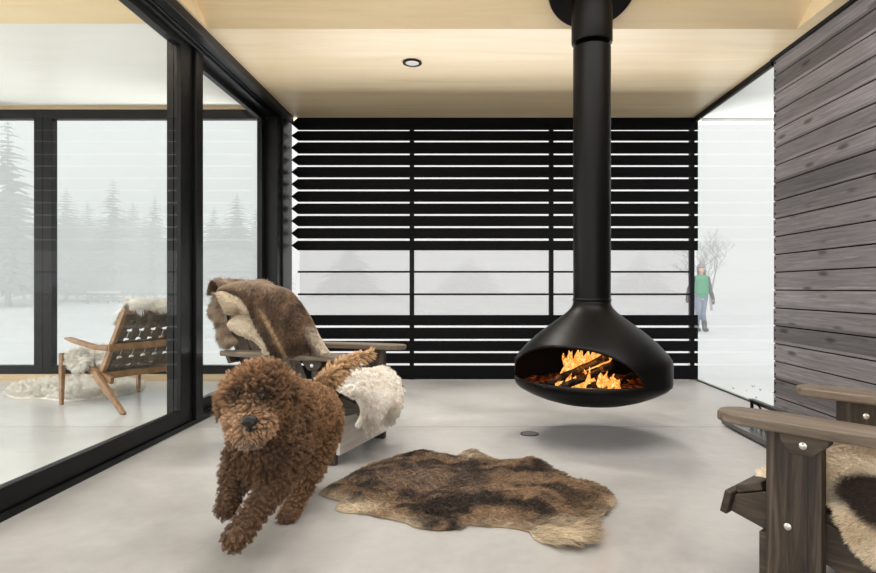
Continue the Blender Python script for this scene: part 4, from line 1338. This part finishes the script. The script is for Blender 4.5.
pchild('hair', [(pp(0, 1.60, .03), (.088, .08, .09)), (pp(-.07, 1.55, .0), .035, pp(-.085, 1.38, -.04), .035), (pp(.07, 1.55, .0), .035, pp(.085, 1.36, -.05), .037), (pp(0, 1.52, .06), .07, pp(0, 1.38, .07), .06)], M['hair'])
pchild('hat', [(pp(0, 1.655, -.005), (.094, .105, .075)), (pp(0, 1.635, -.01), (.10, .112, .035)), (pp(0, 1.735), .028)], M['hat'])

def conifer_mesh(h, r, seed, gaps=.12, droop=.35):
    rr = random.Random(seed)
    V, T = [], []
    lv = int(20 + h * 2.2)
    for i in range(lv):
        t = i / (lv - 1); z = h * (.10 + .88 * t); rad = r * (1 - t) ** .85 + .10
        nb_ = max(5, int(12 * (1 - t)) + 4)
        for k in range(nb_):
            if rr.random() < gaps: continue
            a = 2 * PI * (k + rr.random()) / nb_; R = rad * rr.uniform(.6, 1.12)
            d = Vector((math.cos(a), math.sin(a), 0)); s_ = Vector((-d.y, d.x, 0))
            base = Vector((0, 0, z)); n0 = len(V)
            nseg = 5
            for j in range(nseg + 1):
                u = j / nseg
                c = base + d * R * u + Vector((0, 0, -droop * R * u * u * .8 + .12 * R * u))
                w = R * .24 * (1 - u) * (.6 + .8 * rr.random()) + .015
                V += [c - s_ * w + Vector((0, 0, -.35 * w)), c + Vector((0, 0, .18 * w)), c + s_ * w + Vector((0, 0, -.35 * w)), c + Vector((0, 0, -.12 * w - .02))]
            for j in range(nseg):
                for m_ in range(4):
                    q0, q1 = n0 + j * 4 + m_, n0 + j * 4 + (m_ + 1) % 4
                    T += [(q0, q1, q1 + 4), (q0, q1 + 4, q0 + 4)]
    return raw_mesh('foliage', np.array([tuple(v) for v in V]), np.array(T))
def conifer(px, ytop, d, r, seed, label, gaps=.12):
    h = H + (CY - ytop) / F * d - GZ
    t = empty('conifer_tree', ((px - CX) / F * d, d, GZ)); tag(t, label, 'tree', 'misty conifers beyond the snow')
    link('foliage', conifer_mesh(h, r * 1.4, seed, gaps), M['conifer'], t)
    B().tube([(0, 0, -.2), (0, 0, h * .5), (0, 0, h)], [h * .014, h * .009, .01], 7).build('trunk', M['bark'], t, smooth=True)
for a in [(8, 112, 38, 2.6, 1, 'tall loose misty conifer at the left edge of the photo', .45), (-25, 150, 40, 2.8, 14, 'misty conifer just beyond the left edge of the photo', .2), (24, 196, 52, 2.6, 2, 'lower misty conifer just left of the indoor window post', .15),
          (66, 186, 46, 2.4, 3, 'misty conifer just right of the indoor window post', .12), (88, 200, 50, 2.6, 4, 'misty conifer between the window post and the pointed tree', .12), (113, 177, 46, 2.2, 5, 'pointed misty conifer, tallest over the lounge chair', .15),
          (133, 200, 52, 2.6, 6, 'misty conifer right of the pointed one over the lounge chair', .12), (155, 196, 48, 2.3, 7, 'misty conifer against the left side of the black door stile', .12), (184, 205, 50, 2.6, 8, 'misty conifer behind the black door stiles', .12),
          (214, 206, 46, 2.4, 9, 'misty conifer left in the second glass door', .12), (237, 192, 43, 2.3, 10, 'tallest misty conifer seen through the second glass door', .12), (256, 208, 48, 2.4, 11, 'misty conifer at the right side of the second glass door', .12),
          (50, 214, 60, 3.2, 31, 'broad misty conifer far behind the indoor window post', .1), (77, 208, 62, 3.0, 32, 'broad pale conifer in the gap right of the window post', .1), (100, 212, 64, 3.2, 33, 'broad pale conifer far behind, left of the pointed tree', .1), (124, 208, 60, 3.0, 34, 'broad pale conifer far behind, right of the pointed tree', .1), (145, 212, 63, 3.2, 35, 'broad pale conifer far behind, close to the door stile', .1), (226, 214, 58, 3.0, 36, 'broad pale conifer far behind, in the second glass door', .1),
          (350, 240, 70, 3.6, 12, 'faint far conifer left of centre behind the slat wall', .15), (470, 256, 85, 4.5, 13, 'faint far conifer at centre behind the slat wall', .15), (640, 250, 80, 4.0, 15, 'faint far conifer right of the flue behind the slats', .15)]:
    conifer(*a[:6], gaps=a[6])

# bare broadleaf tree on the right
def bare_tree(h, seed):
    rr = random.Random(seed); b = B()
    def grow(p, d, L, r, lev):
        q = p + d * L; mid = p.lerp(q, .5) + Vector((rr.uniform(-1, 1), rr.uniform(-1, 1), rr.uniform(-1, 1))) * L * .06
        b.tube([p, mid, q], [r, r * .85, r * .65], 4 if lev < 4 else 3)
        if lev >= 6: return
        for k in range(3 if lev > 0 else 5):
            t = rr.uniform(.45, 1.0) if k else 1.0
            s_ = p.lerp(q, t); n_ = (d + Vector((rr.uniform(-1, 1), rr.uniform(-1, 1), rr.uniform(-.1, .8))) * .85).normalized()
            grow(s_, n_, L * rr.uniform(.58, .82), r * .58, lev + 1)
    grow(Vector((0, 0, -.1)), Vector((.02, 0, 1)), h * .27, .04, 0)
    return b
td = 28.0
t = empty('bare_tree', ((712 - CX) / F * td, td, GZ)); tag(t, 'faint leafless tree in the mist behind the person outside', 'tree')
t.scale = (1.6, 1.6, 1)
o = bare_tree(5.2, 21).build('branches', M['bark'], t)

# snow-covered picnic table far out on the left
tt = empty('picnic_table', (*on_floor(104, 303.5, GZ)[:2], GZ)); tag(tt, 'snow-covered picnic table standing far out in the snowy field', 'table')
B().box(-.95, .95, -.38, .38, .66, .71).build('tabletop', M['bark'], tt)
for s in (-1, 1):
    B().box(-.95, .95, s * .75 - .13, s * .75 + .13, .40, .44).build('bench', M['bark'], tt)
    B().beam((s * .7, -.72, 0), (s * .7, -.2, .66), .06, .09).beam((s * .7, .72, 0), (s * .7, .2, .66), .06, .09).box(s * .7 - .03, s * .7 + .03, -.85, .85, .34, .40).build('leg', M['bark'], tt)
b = B().box(-1.0, 1.0, -.42, .42, .711, .86); b.build('snow_cap', M['snow'], tt, .06, segs=4)

# dry leaves and twigs on the snow by the glass
b = B(); rr = random.Random(3)
for i in range(70):
    x_, y_ = rr.uniform(2.5, 4.2), rr.uniform(4.9, 6.6)
    a_ = rr.random() * PI; l_ = rr.uniform(.01, .035)
    b.beam((x_, y_, -.152), (x_ + l_ * math.cos(a_), y_ + l_ * math.sin(a_), -.146), .012, .004)
tag(b.build('dry_leaves', M['leaf']), 'scattered dark leaves and twigs on the snow outside the right glass', 'leaves', kind='stuff')

# mist: real haze over the field
m = bpy.data.materials.new('mist'); m.use_nodes = True; m.node_tree.nodes.clear()
o_ = nn(m, 'ShaderNodeOutputMaterial'); vs_ = nn(m, 'ShaderNodeVolumeScatter')
vs_.inputs['Color'].default_value = (.99, .99, 1.0, 1); vs_.inputs['Density'].default_value = .030; vs_.inputs['Anisotropy'].default_value = 0
lk(m, vs_.outputs[0], o_.inputs['Volume'])
mist = B().box(-75, 75, 9.0, 108, GZ - .6, 24).build('mist', m)
tag(mist, 'pale mist hanging over the snowy field and the trees outside', 'mist', kind='stuff')

# ------------------------------------------------------------------ light, sky, camera
w = bpy.data.worlds.new('sky'); SC.world = w; w.use_nodes = True
nt = w.node_tree; bg = nt.nodes['Background']
tc_ = nt.nodes.new('ShaderNodeTexCoord'); sp = nt.nodes.new('ShaderNodeSeparateXYZ'); nt.links.new(tc_.outputs['Generated'], sp.inputs[0])
mr = nt.nodes.new('ShaderNodeMapRange'); mr.interpolation_type = 'SMOOTHSTEP'
mr.inputs['From Min'].default_value = .25; mr.inputs['From Max'].default_value = -.75
mr.inputs['To Min'].default_value = .52; mr.inputs['To Max'].default_value = 1.35
nt.links.new(sp.outputs['Y'], mr.inputs['Value'])
bg.inputs['Color'].default_value = (1.0, .995, .985, 1)
nt.links.new(mr.outputs[0], bg.inputs['Strength'])
fl_ = bpy.data.lights.new('fire_glow', 'POINT'); fl_.energy = 1.6; fl_.specular_factor = 0; fl_.color = (1, .42, .12); fl_.shadow_soft_size = .06
lo = bpy.data.objects.new('fire_glow', fl_); COL.objects.link(lo); lo.location = (.74, 3.52, .52)

# added, unseen area lamps standing in for daylight from several sides
def area(name, loc, rot, sx, sy, e, col=(1, 1, 1)):
    l = bpy.data.lights.new(name, 'AREA'); l.shape = 'RECTANGLE'; l.size = sx; l.size_y = sy; l.energy = e; l.color = col
    o = bpy.data.objects.new(name, l); COL.objects.link(o); o.location = loc; o.rotation_euler = rot
    return o
area('open_end_fill', (.27, YN + .1, 1.33), (math.radians(90), 0, 0), 4.0, 2.5, 20, (1, .985, .96))  # added fill behind the camera
area('bay_fill', (.25, 2.05, 3.02), (0, 0, 0), 3.7, 1.7, 72, (1, .99, .975))  # added fill inside the closed bay, which has no opening
area('inside_bay_fill', (-4.6, 2.35, 3.78), (0, 0, 0), 5.0, .4, 90, (1, .99, .98))  # added fill under the indoor ridge
area('inside_rear_fill', (-5.4, YN + .1, 1.35), (math.radians(90), 0, 0), 6.5, 2.5, 50, (1, .99, .98))  # added fill at the rear of the indoor room
area('inside_left_fill', (-8.9, 3.4, 1.3), (math.radians(90), 0, math.radians(-90)), 4.5, 2.3, 110, (1, .995, .99))  # added fill at the left side of the indoor room
# added hidden up-light imitating snow glare through the slat wall's open band
area('snow_glare_fill', (.3, 7.25, -.125), (math.radians(180), 0, 0), 4.6, .9, 270, (1, .99, .975))
# lamp of the visible ceiling fixture, and an added one hidden behind the flue
for lx, ly in ((-.41, 4.54), (1.08, 5.0)):
    l = bpy.data.lights.new('ceiling_lamp_and_fill', 'SPOT'); l.energy = 120; l.spot_size = math.radians(120); l.spot_blend = .8; l.shadow_soft_size = .22; l.color = (1, .96, .9); l.specular_factor = .3
    o = bpy.data.objects.new('ceiling_lamp_and_fill', l); COL.objects.link(o); o.location = (lx, ly, ZC - .03)
cam = bpy.data.cameras.new('camera'); co = bpy.data.objects.new('camera', cam); COL.objects.link(co)
co.location = (0, 0, H); co.rotation_euler = (PI / 2, 0, 0)
cam.sensor_width = 36; cam.lens = 36 * F / 876
cam.shift_x = -(CX - 438) / 876; cam.shift_y = (CY - 286.5) / 876
cam.clip_end = 400; cam.clip_start = .05
SC.camera = co
SC.view_settings.view_transform = 'Standard'; SC.view_settings.look = 'None'
SC.view_settings.exposure = 0.9; SC.view_settings.gamma = 1.0; SC.view_settings.use_curve_mapping = False
cy = SC.cycles
cy.max_bounces = 10; cy.diffuse_bounces = 6; cy.glossy_bounces = 4; cy.transparent_max_bounces = 16; cy.volume_bounces = 2
cy.use_denoising = True
cy.caustics_reflective = False; cy.caustics_refractive = False
